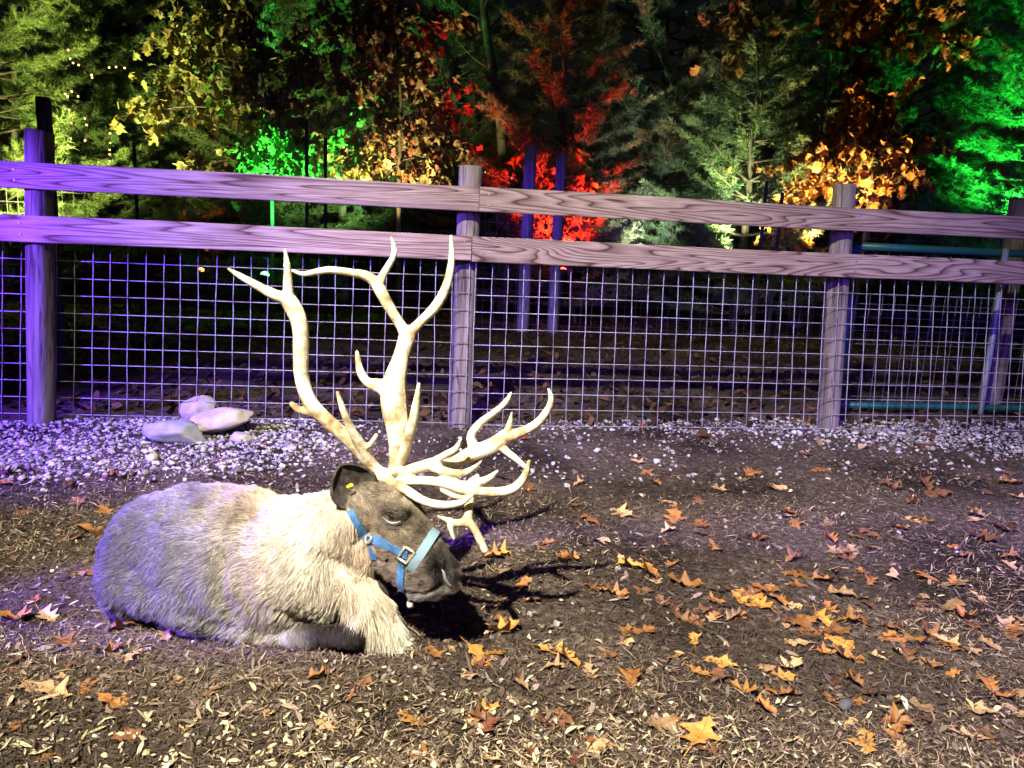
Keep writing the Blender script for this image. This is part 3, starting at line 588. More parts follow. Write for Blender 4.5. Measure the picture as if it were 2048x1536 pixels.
# coat colours, laid out along the animal
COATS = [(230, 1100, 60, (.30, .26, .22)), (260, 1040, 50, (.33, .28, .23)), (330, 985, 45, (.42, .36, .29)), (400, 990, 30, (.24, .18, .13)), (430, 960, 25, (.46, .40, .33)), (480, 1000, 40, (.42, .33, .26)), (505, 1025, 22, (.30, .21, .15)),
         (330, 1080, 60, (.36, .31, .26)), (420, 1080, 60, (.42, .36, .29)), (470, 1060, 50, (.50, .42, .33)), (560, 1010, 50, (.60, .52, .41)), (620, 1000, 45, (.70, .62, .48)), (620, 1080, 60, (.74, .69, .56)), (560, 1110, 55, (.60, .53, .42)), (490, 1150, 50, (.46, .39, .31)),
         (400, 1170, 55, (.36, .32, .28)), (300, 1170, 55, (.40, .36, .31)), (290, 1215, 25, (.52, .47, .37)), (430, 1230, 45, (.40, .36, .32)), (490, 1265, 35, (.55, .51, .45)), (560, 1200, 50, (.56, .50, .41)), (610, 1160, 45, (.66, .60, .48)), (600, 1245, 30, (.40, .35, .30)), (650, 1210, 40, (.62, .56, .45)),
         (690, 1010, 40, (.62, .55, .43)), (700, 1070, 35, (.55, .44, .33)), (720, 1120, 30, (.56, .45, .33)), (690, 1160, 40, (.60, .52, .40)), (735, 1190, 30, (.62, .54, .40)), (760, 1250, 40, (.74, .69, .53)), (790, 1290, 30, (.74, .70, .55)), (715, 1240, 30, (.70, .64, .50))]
LEGC = [(560, 1275, 22, (.50, .48, .45)), (595, 1280, 18, (.36, .33, .30)), (600, 1258, 14, (.10, .08, .065)), (630, 1262, 18, (.045, .035, .03)), (655, 1278, 20, (.06, .047, .04)), (700, 1275, 26, (.03, .024, .02))]
HEADC = [(745, 985, 30, (.13, .105, .075)), (735, 1010, 20, (.20, .165, .12)), (790, 990, 28, (.16, .13, .09)), (775, 1032, 24, (.075, .06, .045)), (800, 1045, 20, (.06, .05, .04)), (830, 1035, 26, (.11, .09, .06)), (860, 1085, 26, (.085, .07, .05)), (812, 1075, 24, (.15, .12, .085)), (740, 1060, 26, (.27, .21, .15)), (765, 1060, 20, (.19, .15, .11)), (770, 1115, 30, (.22, .17, .135)), (790, 1150, 26, (.15, .115, .095)), (770, 1165, 22, (.09, .07, .06)),
         (832, 1128, 24, (.20, .155, .115)), (848, 1162, 20, (.13, .105, .085)), (875, 1112, 24, (.022, .019, .016)), (872, 1138, 22, (.014, .012, .011)), (885, 1150, 22, (.008, .007, .007)), (895, 1130, 18, (.012, .01, .009)), (907, 1162, 12, (.11, .10, .09)), (893, 1188, 12, (.20, .18, .155)), (855, 1194, 12, (.17, .15, .15)), (905, 1125, 10, (.03, .026, .022)), (914, 1150, 9, (.16, .145, .13)), (918, 1168, 9, (.18, .16, .145)), (818, 1008, 12, (.28, .24, .17)), (838, 1100, 18, (.15, .12, .09)), (850, 1060, 12, (.05, .04, .03))]
HEADPOLY = [(690, 1020), (684, 985), (700, 955), (760, 945), (800, 960), (880, 1060), (935, 1140), (930, 1190), (880, 1215), (800, 1215), (752, 1172), (742, 1110), (715, 1045)]  # left edge takes in the neck behind the ear, darkened for shade
def inpoly(P, poly):
    x, y = P[:, 0], P[:, 1]; c = np.zeros(len(P), bool); n = len(poly)
    for i in range(n):
        x1, y1 = poly[i]; x2, y2 = poly[(i + 1) % n]
        k = ((y1 > y) != (y2 > y)) & (x < (x2 - x1) * (y - y1) / (y2 - y1 + 1e-9) + x1); c ^= k
    return c
def rbf(P, table, rk=1.0):
    q = np.zeros((len(P), 3)); s = np.full((len(P), 1), 1e-6)
    for x, y, r, c in table:
        w_ = np.exp(-((P[:, 0] - x) ** 2 + (P[:, 1] - y) ** 2) / (r * r * rk * rk)) + 1e-9; q += w_[:, None] * np.array(c); s[:, 0] += w_
    return q / s
def in_leg(P3, P): return (P[:, 0] > 555) & (P[:, 0] < 728) & (P[:, 1] > 1244 + np.maximum(0, 620 - P[:, 0]) * 0.1) & (P3[:, 1] < 1.925)
def coat(P3, P):
    c = rbf(P, COATS); g_ = c.mean(1, keepdims=True); kd = (0.55 * np.clip((520 - P[:, 0]) / 160, 0, 1) + 0.25)[:, None]; c = c * (1 - kd) + g_ * kd; c = 0.98 * c * (c / 0.72) ** 0.5 * (1 - 0.42 * np.clip((430 - P[:, 0]) / 170, 0, 1))[:, None]; c = c * (0.82 + 0.36 * vnoise(P[:, 0] / 22, P[:, 1] / 16, 14))[:, None]; h = inpoly(P, HEADPOLY) & (P3[:, 1] < 2.06); c[h] = rbf(P[h], HEADC, 0.72) * 1.1 * (0.45 + 0.65 * vnoise(P[h, 0] / 7, P[h, 1] / 7, 13) + 0.5 * vnoise(P[h, 0] / 18, P[h, 1] / 14, 15))[:, None]; l = in_leg(P3, P); c[l] = rbf(P[l], LEGC) * 0.5; return c, h, l  # rump coat also darkened to stand in for weaker white light there
cc, hd, lg = coat(BV, PX)
skin_m = mat('reindeer_coat', rough=0.8, attr='Col', spec=0.15)
tt = N(skin_m, 'ShaderNodeTexCoord'); nn = N(skin_m, 'ShaderNodeTexNoise', Scale=120, Detail=4); L(skin_m, tt.outputs['Object'], nn.inputs['Vector']); bump(skin_m, nn.outputs[0], 0.35, 0.003)
a = body_me.attributes.new('Col', 'FLOAT_COLOR', 'POINT'); c4 = np.ones((NV, 4), np.float32); c4[:, :3] = cc * np.where(hd[:, None], 0.8, 0.55); a.data.foreach_set('color', c4.ravel())  # skin darker than the fur, as shade between the strands
for p in body_me.polygons: p.use_smooth = True
body_me.materials.append(skin_m)
body_me.transform(Matrix.Translation(-DO)); body = bpy.data.objects.new('body', body_me); C.objects.link(body); body.parent = deer

# fur
T = np.array([p.vertices[:] + ((p.vertices[0],) if len(p.vertices) == 3 else ()) for p in body_me.polygons])
tri = np.concatenate([T[:, [0, 1, 2]], T[:, [0, 2, 3]]]); A_, B_, C_ = BV[tri[:, 0]].astype(float), BV[tri[:, 1]].astype(float), BV[tri[:, 2]].astype(float)
cr = np.cross(B_ - A_, C_ - A_); ar = np.linalg.norm(cr, axis=1) * 0.5; nr = cr / (2 * ar[:, None] + 1e-12)
ctr = (A_ + B_ + C_) / 3; face = ((np.array(CAM) - ctr) * nr).sum(1) > -0.35 * np.linalg.norm(np.array(CAM) - ctr, axis=1)
Pc = projn(ctr); hc = inpoly(Pc, HEADPOLY) & (ctr[:, 1] < 2.06)
wt = ar * np.where(face, 1, 0.25) * np.where(ctr[:, 2] > -0.01, 1, 0) * np.where(hc, 2.6, 1.0)
NF = 200000; pick = RNG.choice(len(tri), NF, p=wt / wt.sum()); u, v = RNG.random(NF), RNG.random(NF); fl = u + v > 1; u[fl], v[fl] = 1 - u[fl], 1 - v[fl]
root = A_[pick] + u[:, None] * (B_ - A_)[pick] + v[:, None] * (C_ - A_)[pick]; nrm = nr[pick]
Pr = projn(root); col, hd, lg = coat(root, Pr)
mane = inpoly(Pr, [(690, 1160), (745, 1160), (850, 1310), (715, 1310), (690, 1230)]) & ~lg
flow = np.tile(np.array([-0.80, 0.18, -0.55]), (NF, 1))
flow[hd] = np.array([-0.55, 0.1, 0.45]); flow[mane] = np.array([0.45, -0.1, -1.0]); flow[lg] = np.array([0.6, -0.1, -0.5])
neckm = (Pr[:, 0] > 560) & ~hd & ~mane & ~lg; kx = np.clip((Pr[neckm, 0] - 560) / 150, 0, 1)[:, None]; flow[neckm] = flow[neckm] * (1 - kx) + np.array([-0.15, -0.05, -1.0]) * kx
sw = vnoise(Pr[:, 0] / 38, Pr[:, 1] / 38, 11) - 0.5; ca, sa = np.cos(sw * 1.5), np.sin(sw * 1.5); flow = np.stack([flow[:, 0] * ca - flow[:, 2] * sa, flow[:, 1], flow[:, 0] * sa + flow[:, 2] * ca], 1)
flow -= nrm * (flow * nrm).sum(1)[:, None]; flow /= np.linalg.norm(flow, axis=1)[:, None] + 1e-9
ln = 0.018 * RNG.uniform(0.5, 1.35, NF); ln[hd] = 0.012 * RNG.uniform(0.6, 1.3, hd.sum()); ln[lg] = 0.012; ln[mane] = 0.042 * RNG.uniform(0.5, 1.4, mane.sum())
lift = np.where(hd, 0.30, np.where(mane, 0.2, 0.36))
muz = hd & (Pr[:, 0] + 0.6 * (Pr[:, 1] - 1100) > 890); ln[muz] *= 0.6
def cn(k, sd): return np.stack([vnoise(Pr[:, 0] / k, Pr[:, 1] / k, sd + i) - 0.5 for i in range(3)], 1)
clump = RNG.normal(0, 1, (NF, 3)) * 0.12 + cn(12, 30) * np.where(hd, 0.4, 0.5)[:, None] + cn(5, 40) * np.where(hd, 0.3, 0.5)[:, None]
d0 = flow + nrm * lift[:, None] + clump; d0 /= np.linalg.norm(d0, axis=1)[:, None]
K = 5; pts = np.empty((NF, K, 3))
for i in range(K):
    t = i / (K - 1); pts[:, i] = root + d0 * (ln * t)[:, None] + flow * (ln * 0.28 * t * t)[:, None] - np.array([0, 0, 1.0]) * (ln * 0.22 * t * t)[:, None]
pts[:, :, 2] = np.maximum(pts[:, :, 2], ground_h(pts[:, :, 0], pts[:, :, 1]) + 0.002)
pts -= np.array(DO)
hcv = bpy.data.hair_curves.new('fur'); hcv.add_curves([K] * NF)
hcv.attributes['position'].data.foreach_set('vector', pts.astype(np.float32).ravel())
rad = np.linspace(1, 0.15, K)[None] * np.where(hd, 0.0006, np.where(mane, 0.0008, 0.00075))[:, None]
ra = hcv.attributes.get('radius') or hcv.attributes.new('radius', 'FLOAT', 'POINT'); ra.data.foreach_set('value', rad.astype(np.float32).ravel())
ca_ = hcv.attributes.new('Col', 'FLOAT_COLOR', 'CURVE'); c4 = np.ones((NF, 4), np.float32); c4[:, :3] = (col * (np.where(hd, 0.3, 0.42)[:, None] + np.where(hd, 1.2, 0.75)[:, None] * RNG.random((NF, 1)) ** np.where(hd, 1.5, 1.2)[:, None] + 0.45 * vnoise(Pr[:, 0] / 4.5 + sw * 6, Pr[:, 1] / 4.5, 51)[:, None])).clip(0, 0.9); ca_.data.foreach_set('color', c4.ravel())
fur_m = mat('reindeer_fur', rough=0.6, attr='Col', spec=0.2); hcv.materials.append(fur_m)
fur = bpy.data.objects.new('fur', hcv); C.objects.link(fur); fur.parent = deer; fur['kind'] = 'stuff'

# ears
def ear(px0, py0, px1, py1, Y0, Y1, wpx, flip=1, name='ear'):
    a, b = aty(px0, py0, Y0), aty(px1, py1, Y1); ax = b - a; ln_ = ax.length; ax.normalize(); face_ = (CAM - a).normalized(); face_ = (face_ - ax * face_.dot(ax)).normalized(); sd_ = ax.cross(face_).normalized()
    bm = bmesh.new(); rows = []; n = 12; m = 11; wd = wpx * mpp(a)
    for i in range(n + 1):
        t = i / n; wv = wd * (0.55 + 0.75 * math.sin(min(1, t * 1.25) * math.pi * 0.62)) * (1 - t ** 3.2) ** 0.8 * 0.72; row = []
        for j in range(m):
            q = (j / (m - 1) - 0.5) * 2; th = q * 1.25
            row.append(bm.verts.new(a + ax * (ln_ * t) + sd_ * (math.sin(th) * wv * flip) - face_ * (math.cos(th) * wv * 0.75 - wv * 0.4) + face_ * 0.0))
        rows.append(row)
    for r0, r1 in zip(rows, rows[1:]):
        for j in range(m - 1): bm.faces.new((r0[j], r0[j + 1], r1[j + 1], r1[j]))
    bmesh.ops.remove_doubles(bm, verts=bm.verts, dist=1e-5)
    bmesh.ops.recalc_face_normals(bm, faces=bm.faces)
    bmesh.ops.solidify(bm, geom=bm.faces[:], thickness=0.005)
    bmesh.ops.translate(bm, verts=bm.verts, vec=-DO)
    return bm_obj(name, bm, ear_m, deer, True)
ear_m = mat('ear_skin', (0.10, 0.085, 0.07), 0.85, spec=0.1); t_ = N(ear_m, 'ShaderNodeTexCoord'); n_ = N(ear_m, 'ShaderNodeTexNoise', Scale=55, Detail=5); L(ear_m, t_.outputs['Object'], n_.inputs['Vector'])
rr_ = ramp(ear_m, n_.outputs[0], [(0.35, (0.02, 0.017, 0.014)), (0.6, (0.06, 0.05, 0.042)), (0.75, (0.14, 0.115, 0.09))]); L(ear_m, rr_.outputs[0], bsdf(ear_m).inputs['Base Color'])
ear(732, 1016, 680, 927, 1.935, 1.925, 62); ear(768, 965, 752, 938, 2.03, 2.05, 26)
# fur fringe of the ear
tg = aty(700, 974, 1.905) - DO
bm = bmesh.new(); bmesh.ops.create_uvsphere(bm, u_segments=10, v_segments=8, radius=0.008)
for v in bm.verts: v.co = Vector((v.co.x * 1.25, v.co.y * 0.45, v.co.z * 0.8 + (0.004 if v.co.x > 0 else 0)))
bm_obj('ear_tag', bm, mat('yellow_tag', (0.85, 0.62, 0.03), 0.4), deer, True, tg)
# eye
p, nrm_ = hit(785, 1033); ec = p + (p - CAM).normalized() * 0.006
bm = bmesh.new(); bmesh.ops.create_uvsphere(bm, u_segments=20, v_segments=14, radius=0.0115)
em = mat('eye_glass', (0.012, 0.008, 0.006), 0.06, spec=0.8); bm_obj('eye', bm, em, deer, True, ec - DO)
lid_m = mat('eyelid_skin', (0.025, 0.021, 0.018), 0.6); lidc = mat('pale_rim_and_glint', (0.26, 0.24, 0.21), 0.25)  # pale lower lid, lightened further to carry the eye's glint
for pl, rr, mm in (([(764, 1030), (774, 1023), (787, 1023), (797, 1031), (803, 1042)], 0.0040, lid_m), ([(766, 1033), (773, 1041), (784, 1046), (795, 1045), (803, 1042)], 0.0024, lidc), ([(760, 1024), (772, 1018), (788, 1018), (802, 1029)], 0.003, lid_m), ([(764, 1040), (775, 1048), (790, 1050), (804, 1047)], 0.0028, lid_m), ([(768, 1049), (780, 1057), (794, 1058)], 0.002, lid_m)):
    pp = []
    for q in smooth_poly(pl, 4):
        h_, n2_ = hit(q[0], q[1]); pp.append((h_ + n2_ * 0.002 - DO)[:])
    tube_obj('eyelid', pp, [rr * math.sin(math.pi * (0.12 + 0.76 * i / (len(pp) - 1))) for i in range(len(pp))], mm, deer, 7)
# pale nostril rim
pp = []
for q in smooth_poly([(884, 1139), (888, 1146), (891, 1158), (899, 1170), (904, 1172)], 4):
    h_, n2_ = hit(q[0], q[1]); pp.append((h_ + n2_ * 0.001 - DO)[:])
tube_obj('nostril_rim', pp, [0.0046 * math.sin(math.pi * (0.1 + 0.8 * i / (len(pp) - 1))) for i in range(len(pp))], mat('pale_nostril', (0.16, 0.15, 0.135), 0.4), deer, 8)

# antlers: (px, py, Y, radius px)
ANT_NEAR = [[(758, 978, 1.985, 15), (752, 945, 1.98, 17), (722, 905, 1.97, 17), (690, 872, 1.96, 17), (650, 838, 1.95, 18), (618, 800, 1.94, 18), (603, 750, 1.935, 18), (602, 700, 1.93, 19), (601, 655, 1.93, 20), (590, 622, 1.93, 21), (575, 598, 1.93, 20)],
            [(580, 600, 1.93, 15), (550, 590, 1.92, 14), (515, 572, 1.915, 11), (480, 552, 1.91, 8), (457, 538, 1.91, 4)], [(578, 600, 1.93, 14), (576, 570, 1.925, 12), (575, 535, 1.92, 9), (570, 500, 1.915, 4)], [(575, 548, 1.92, 5), (568, 530, 1.912, 3)],
            [(640, 832, 1.95, 10), (614, 824, 1.94, 9), (596, 818, 1.935, 9), (584, 808, 1.93, 7)],
            [(748, 940, 1.98, 14), (728, 900, 1.955, 14), (704, 862, 1.93, 11), (688, 825, 1.91, 9), (675, 785, 1.90, 5)], [(728, 898, 1.955, 9), (742, 888, 1.94, 8), (753, 870, 1.93, 5)],
            [(754, 948, 1.975, 14), (790, 968, 1.95, 13), (815, 982, 1.925, 12), (848, 1002, 1.90, 11), (888, 1010, 1.885, 10), (925, 1004, 1.88, 8), (944, 990, 1.88, 5)],
            [(745, 930, 1.975, 12), (765, 945, 1.97, 13), (788, 945, 2.0, 12)]]
ANT_FAR = [[(776, 972, 2.03, 15), (790, 940, 2.06, 18), (796, 900, 2.08, 22), (795, 850, 2.09, 29), (788, 800, 2.10, 33), (790, 760, 2.11, 28), (803, 712, 2.12, 20), (815, 672, 2.13, 21)],
           [(790, 800, 2.10, 22), (765, 775, 2.10, 20), (735, 764, 2.10, 12), (720, 740, 2.10, 10), (714, 704, 2.10, 5)],
           [(815, 672, 2.13, 17), (798, 645, 2.13, 13), (775, 608, 2.14, 14), (755, 570, 2.14, 16)], [(756, 572, 2.14, 14), (735, 553, 2.13, 13), (700, 545, 2.11, 10), (655, 540, 2.09, 9), (610, 548, 2.07, 7), (583, 541, 2.06, 4)],
           [(756, 570, 2.14, 13), (767, 548, 2.14, 10), (786, 515, 2.14, 8), (788, 495, 2.14, 7), (782, 474, 2.14, 3)],
           [(815, 672, 2.13, 17), (840, 645, 2.13, 12), (872, 612, 2.13, 13), (892, 575, 2.13, 12), (903, 525, 2.12, 9), (902, 472, 2.12, 4)],
           [(797, 935, 2.05, 14), (812, 895, 2.0, 14), (824, 850, 1.97, 13), (832, 810, 1.955, 10), (838, 768, 1.94, 5)], [(806, 930, 2.07, 9), (802, 905, 2.08, 8), (808, 890, 2.08, 6)],
           [(778, 958, 2.03, 15), (815, 942, 2.0, 14), (855, 930, 1.97, 15), (875, 924, 1.96, 13)],
           [(865, 925, 1.965, 11), (890, 910, 1.95, 9), (912, 897, 1.94, 8), (922, 878, 1.935, 4)], [(866, 934, 1.96, 12), (895, 944, 1.945, 11), (925, 946, 1.93, 9), (948, 935, 1.925, 6), (963, 922, 1.92, 3)],
           [(870, 930, 1.97, 10), (905, 926, 2.0, 15), (945, 908, 2.01, 20), (985, 892, 2.01, 20), (1012, 872, 2.01, 18)], [(950, 900, 2.01, 15), (942, 872, 2.01, 11), (962, 845, 2.01, 10), (995, 820, 2.0, 8), (1013, 802, 2.0, 7), (1022, 786, 2.0, 4)],
           [(1008, 878, 2.01, 12), (1018, 852, 2.0, 8), (1024, 824, 2.0, 3)], [(1010, 875, 2.01, 16), (1045, 863, 2.0, 12), (1076, 845, 1.99, 11), (1098, 815, 1.985, 9), (1102, 795, 1.98, 7), (1097, 778, 1.98, 4)],
           [(1000, 888, 2.01, 14), (1012, 902, 2.0, 10), (1035, 920, 1.99, 8), (1052, 936, 1.985, 6)],
           # brow shovel
           [(778, 962, 2.02, 14), (815, 962, 1.985, 12), (850, 962, 1.96, 12), (890, 966, 1.94, 13), (925, 975, 1.925, 17), (948, 978, 1.92, 19)], [(945, 970, 1.92, 12), (975, 958, 1.91, 9), (995, 942, 1.90, 4)], [(945, 965, 1.92, 13), (955, 952, 1.93, 6)],
           [(885, 980, 1.94, 7), (910, 992, 1.93, 7), (938, 992, 1.92, 10)], [(948, 980, 1.92, 14), (990, 984, 1.915, 12), (1025, 978, 1.905, 12), (1048, 955, 1.90, 10), (1058, 922, 1.895, 5)],
           [(942, 985, 1.92, 13), (938, 1010, 1.91, 11), (936, 1032, 1.90, 12), (932, 1046, 1.895, 12)], [(935, 1042, 1.895, 11), (912, 1046, 1.89, 9), (890, 1038, 1.885, 6), (875, 1032, 1.88, 3)], [(900, 1042, 1.888, 9), (901, 1056, 1.885, 7), (908, 1078, 1.88, 4)],
           [(935, 1042, 1.895, 12), (948, 1056, 1.888, 10), (960, 1080, 1.88, 10), (970, 1100, 1.875, 9)]]
ant_m = mat('antler_bone', (0.72, 0.62, 0.42), 0.55, spec=0.3); t_ = N(ant_m, 'ShaderNodeTexCoord'); n_ = N(ant_m, 'ShaderNodeTexNoise', Scale=16, Detail=9, Roughness=0.65); L(ant_m, t_.outputs['Object'], n_.inputs['Vector'])
rr_ = ramp(ant_m, n_.outputs[0], [(0.32, (0.20, 0.12, 0.055)), (0.43, (0.42, 0.31, 0.17)), (0.50, (0.60, 0.53, 0.37)), (0.64, (0.72, 0.68, 0.55))]); L(ant_m, rr_.outputs[0], bsdf(ant_m).inputs['Base Color']); bump(ant_m, n_.outputs[0], 0.55, 0.01)
for defs in (ANT_NEAR, ANT_FAR):
    bm = bmesh.new()
    for br in defs:
        q = smooth_poly(br, 5); Pw = [aty(a[0], a[1], a[2]) for a in q]; R__ = [max(2.3, a[3]) * mpp(p_) * 0.84 for a, p_ in zip(q, Pw)]
        V, F = tube(Pw, R__, 10); vs = [bm.verts.new(v) for v in V]
        for f in F:
            try: bm.faces.new([vs[i] for i in dict.fromkeys(f)])
            except ValueError: pass
        for e in (0, -1):
            r_ = bmesh.ops.create_icosphere(bm, subdivisions=2, radius=R__[e] * 1.0)
            for v in r_['verts']: v.co += Pw[e]
    bmesh.ops.recalc_face_normals(bm, faces=bm.faces)
    me = remeshed(bm, 0.0034, 4, 'antler'); me.materials.clear(); me.materials.append(ant_m)
    for p in me.polygons: p.use_smooth = True
    me.transform(Matrix.Translation(-DO)); o = bpy.data.objects.new('antler', me); C.objects.link(o); o.parent = deer

# halter
blue_m = mat('blue_nylon', (0.10, 0.28, 0.62), 0.6); t_ = N(blue_m, 'ShaderNodeTexCoord'); n_ = N(blue_m, 'ShaderNodeTexNoise', Scale=45, Detail=8, Roughness=0.75); L(blue_m, t_.outputs['Object'], n_.inputs['Vector']); rr_ = ramp(blue_m, n_.outputs[0], [(0.3, (0.02, 0.06, 0.15)), (0.5, (0.045, 0.13, 0.30)), (0.7, (0.09, 0.20, 0.38))]); L(blue_m, rr_.outputs[0], bsdf(blue_m).inputs['Base Color'])
_wn = N(blue_m, 'ShaderNodeTexNoise', Scale=420, Detail=2); L(blue_m, t_.outputs['Object'], _wn.inputs['Vector']); bump(blue_m, _wn.outputs[0], 0.7, 0.002)
pale_m = mat('faded_blue_nylon', (0.15, 0.23, 0.27), 0.7)
chrome_m = mat('steel_ring', (0.62, 0.58, 0.46), 0.35, metal=0.7)
def strap(name, pix, width_px, material, parent, off=0.004):
    rows = []
    for q in smooth_poly(pix, 7):
        h_, n2_ = hit(q[0], q[1])
        if h_ is None: continue
        rows.append((h_ + n2_ * off, n2_))
    # smooth
    for _ in range(3): rows = [rows[0]] + [((rows[i - 1][0] + rows[i][0] * 2 + rows[i + 1][0]) / 4, (rows[i - 1][1] + rows[i][1] * 2 + rows[i + 1][1]).normalized()) for i in range(1, len(rows) - 1)] + [rows[-1]]
    return ribbon(name, rows, width_px * mpp(rows[0][0]), material, parent)
def ribbon(name, rows, wd, material, parent, closed=False, axis=None):
    bm = bmesh.new(); R1 = []; n = len(rows)
    for i, (p_, nn_) in enumerate(rows):
        tg_ = (rows[(i + 1) % n if closed else min(n - 1, i + 1)][0] - rows[(i - 1) if closed else max(0, i - 1)][0]).normalized()
        sd_ = axis if axis is not None else tg_.cross(nn_).normalized()
        R1.append([bm.verts.new(p_ + sd_ * (wd * k) + nn_ * dz - DO) for k, dz in ((-0.5, 0), (-0.47, 0.0022), (0.47, 0.0022), (0.5, 0))])
    for i in range(n if closed else n - 1):
        a, b = R1[i], R1[(i + 1) % n]
        for j in range(4): bm.faces.new((a[j], a[(j + 1) % 4], b[(j + 1) % 4], b[j]))
    bmesh.ops.recalc_face_normals(bm, faces=bm.faces)
    return bm_obj(name, bm, material, parent, False)
def ring_strap(name, p_in_px, Yc, up_px, width_px, material, parent, off=0.004, a0=0, a1=360):
    c = aty(*p_in_px, Yc); up = (aty(*up_px, Yc) - c).normalized(); side = (CAM - c).normalized(); side = (side - up * side.dot(up)).normalized(); axis = up.cross(side).normalized(); rows = []
    for t in np.linspace(a0, a1, 40, endpoint=(a1 - a0 < 360)):
        d = up * math.cos(math.radians(t)) + side * math.sin(math.radians(t)); h_ = None
        start = c + d * 0.14; r = bvh0.ray_cast(start, -d, 0.14)
        if r[0] is None: continue
        rows.append((r[0] + d * off, d))
    for _ in range(4): rows = [((rows[i - 1][0] + rows[i][0] * 2 + rows[(i + 1) % len(rows)][0]) / 4, rows[i][1]) for i in range(len(rows))] if a1 - a0 >= 360 else rows
    return ribbon(name, rows, width_px * mpp(c), material, parent, a1 - a0 >= 360, axis)
halter = strap('halter', [(742, 1077), (760, 1083), (782, 1093), (804, 1104), (816, 1109)], 18, blue_m, deer)
ring_strap('nose_band', (832, 1122), 1.90, (866, 1070), 19, pale_m, halter, 0.005, -150, 96)
strap('chin_strap', [(808, 1116), (805, 1132), (803, 1150), (803, 1166), (806, 1180)], 17, blue_m, halter, 0.006)
strap('cheek_strap', [(702, 1022), (712, 1040), (722, 1058), (732, 1072), (740, 1078)], 15, blue_m, halter, 0.006)
strap('throat_strap', [(738, 1080), (743, 1092), (747, 1105), (750, 1118)], 15, blue_m, halter, 0.005)
def ring_obj(name, corners, r_px, material, parent):
    pts_ = []
    for q in corners:
        h_, n2_ = hit(*q); pts_.append(h_ + n2_ * 0.011)
    pts_ = [p_ for p_ in pts_]; n = len(pts_); P_ = []
    for i in range(n):
        for t in (0.0, 0.33, 0.66): P_.append(pts_[i].lerp(pts_[(i + 1) % n], t) - DO)
    P_.append(P_[0]); return tube_obj(name, P_, [r_px * mpp(pts_[0])] * len(P_), material, parent, 8)
ring_obj('square_ring', [(813, 1092), (831, 1105), (818, 1124), (801, 1111)], 3.0, chrome_m, halter)
ring_obj('round_ring', [(736, 1072), (743, 1069), (749, 1075), (747, 1083), (740, 1086), (735, 1080)], 2.6, chrome_m, halter)
h_, n2_ = hit(824, 1180); pp = [aty(824, 1178, 1.885) - DO, aty(824, 1190, 1.882) - DO, aty(822, 1200, 1.88) - DO, aty(821, 1206, 1.88) - DO]
tube_obj('strap_end', pp, [0.008] * 4, mat('dark_strap', (0.05, 0.05, 0.12), 0.7), halter, 8)
tube_obj('strap_tip', [aty(821, 1204, 1.879) - DO, aty(820, 1214, 1.878) - DO], [0.0095, 0.009], mat('pale_strap_tip', (0.6, 0.52, 0.44), 0.6), halter, 8)

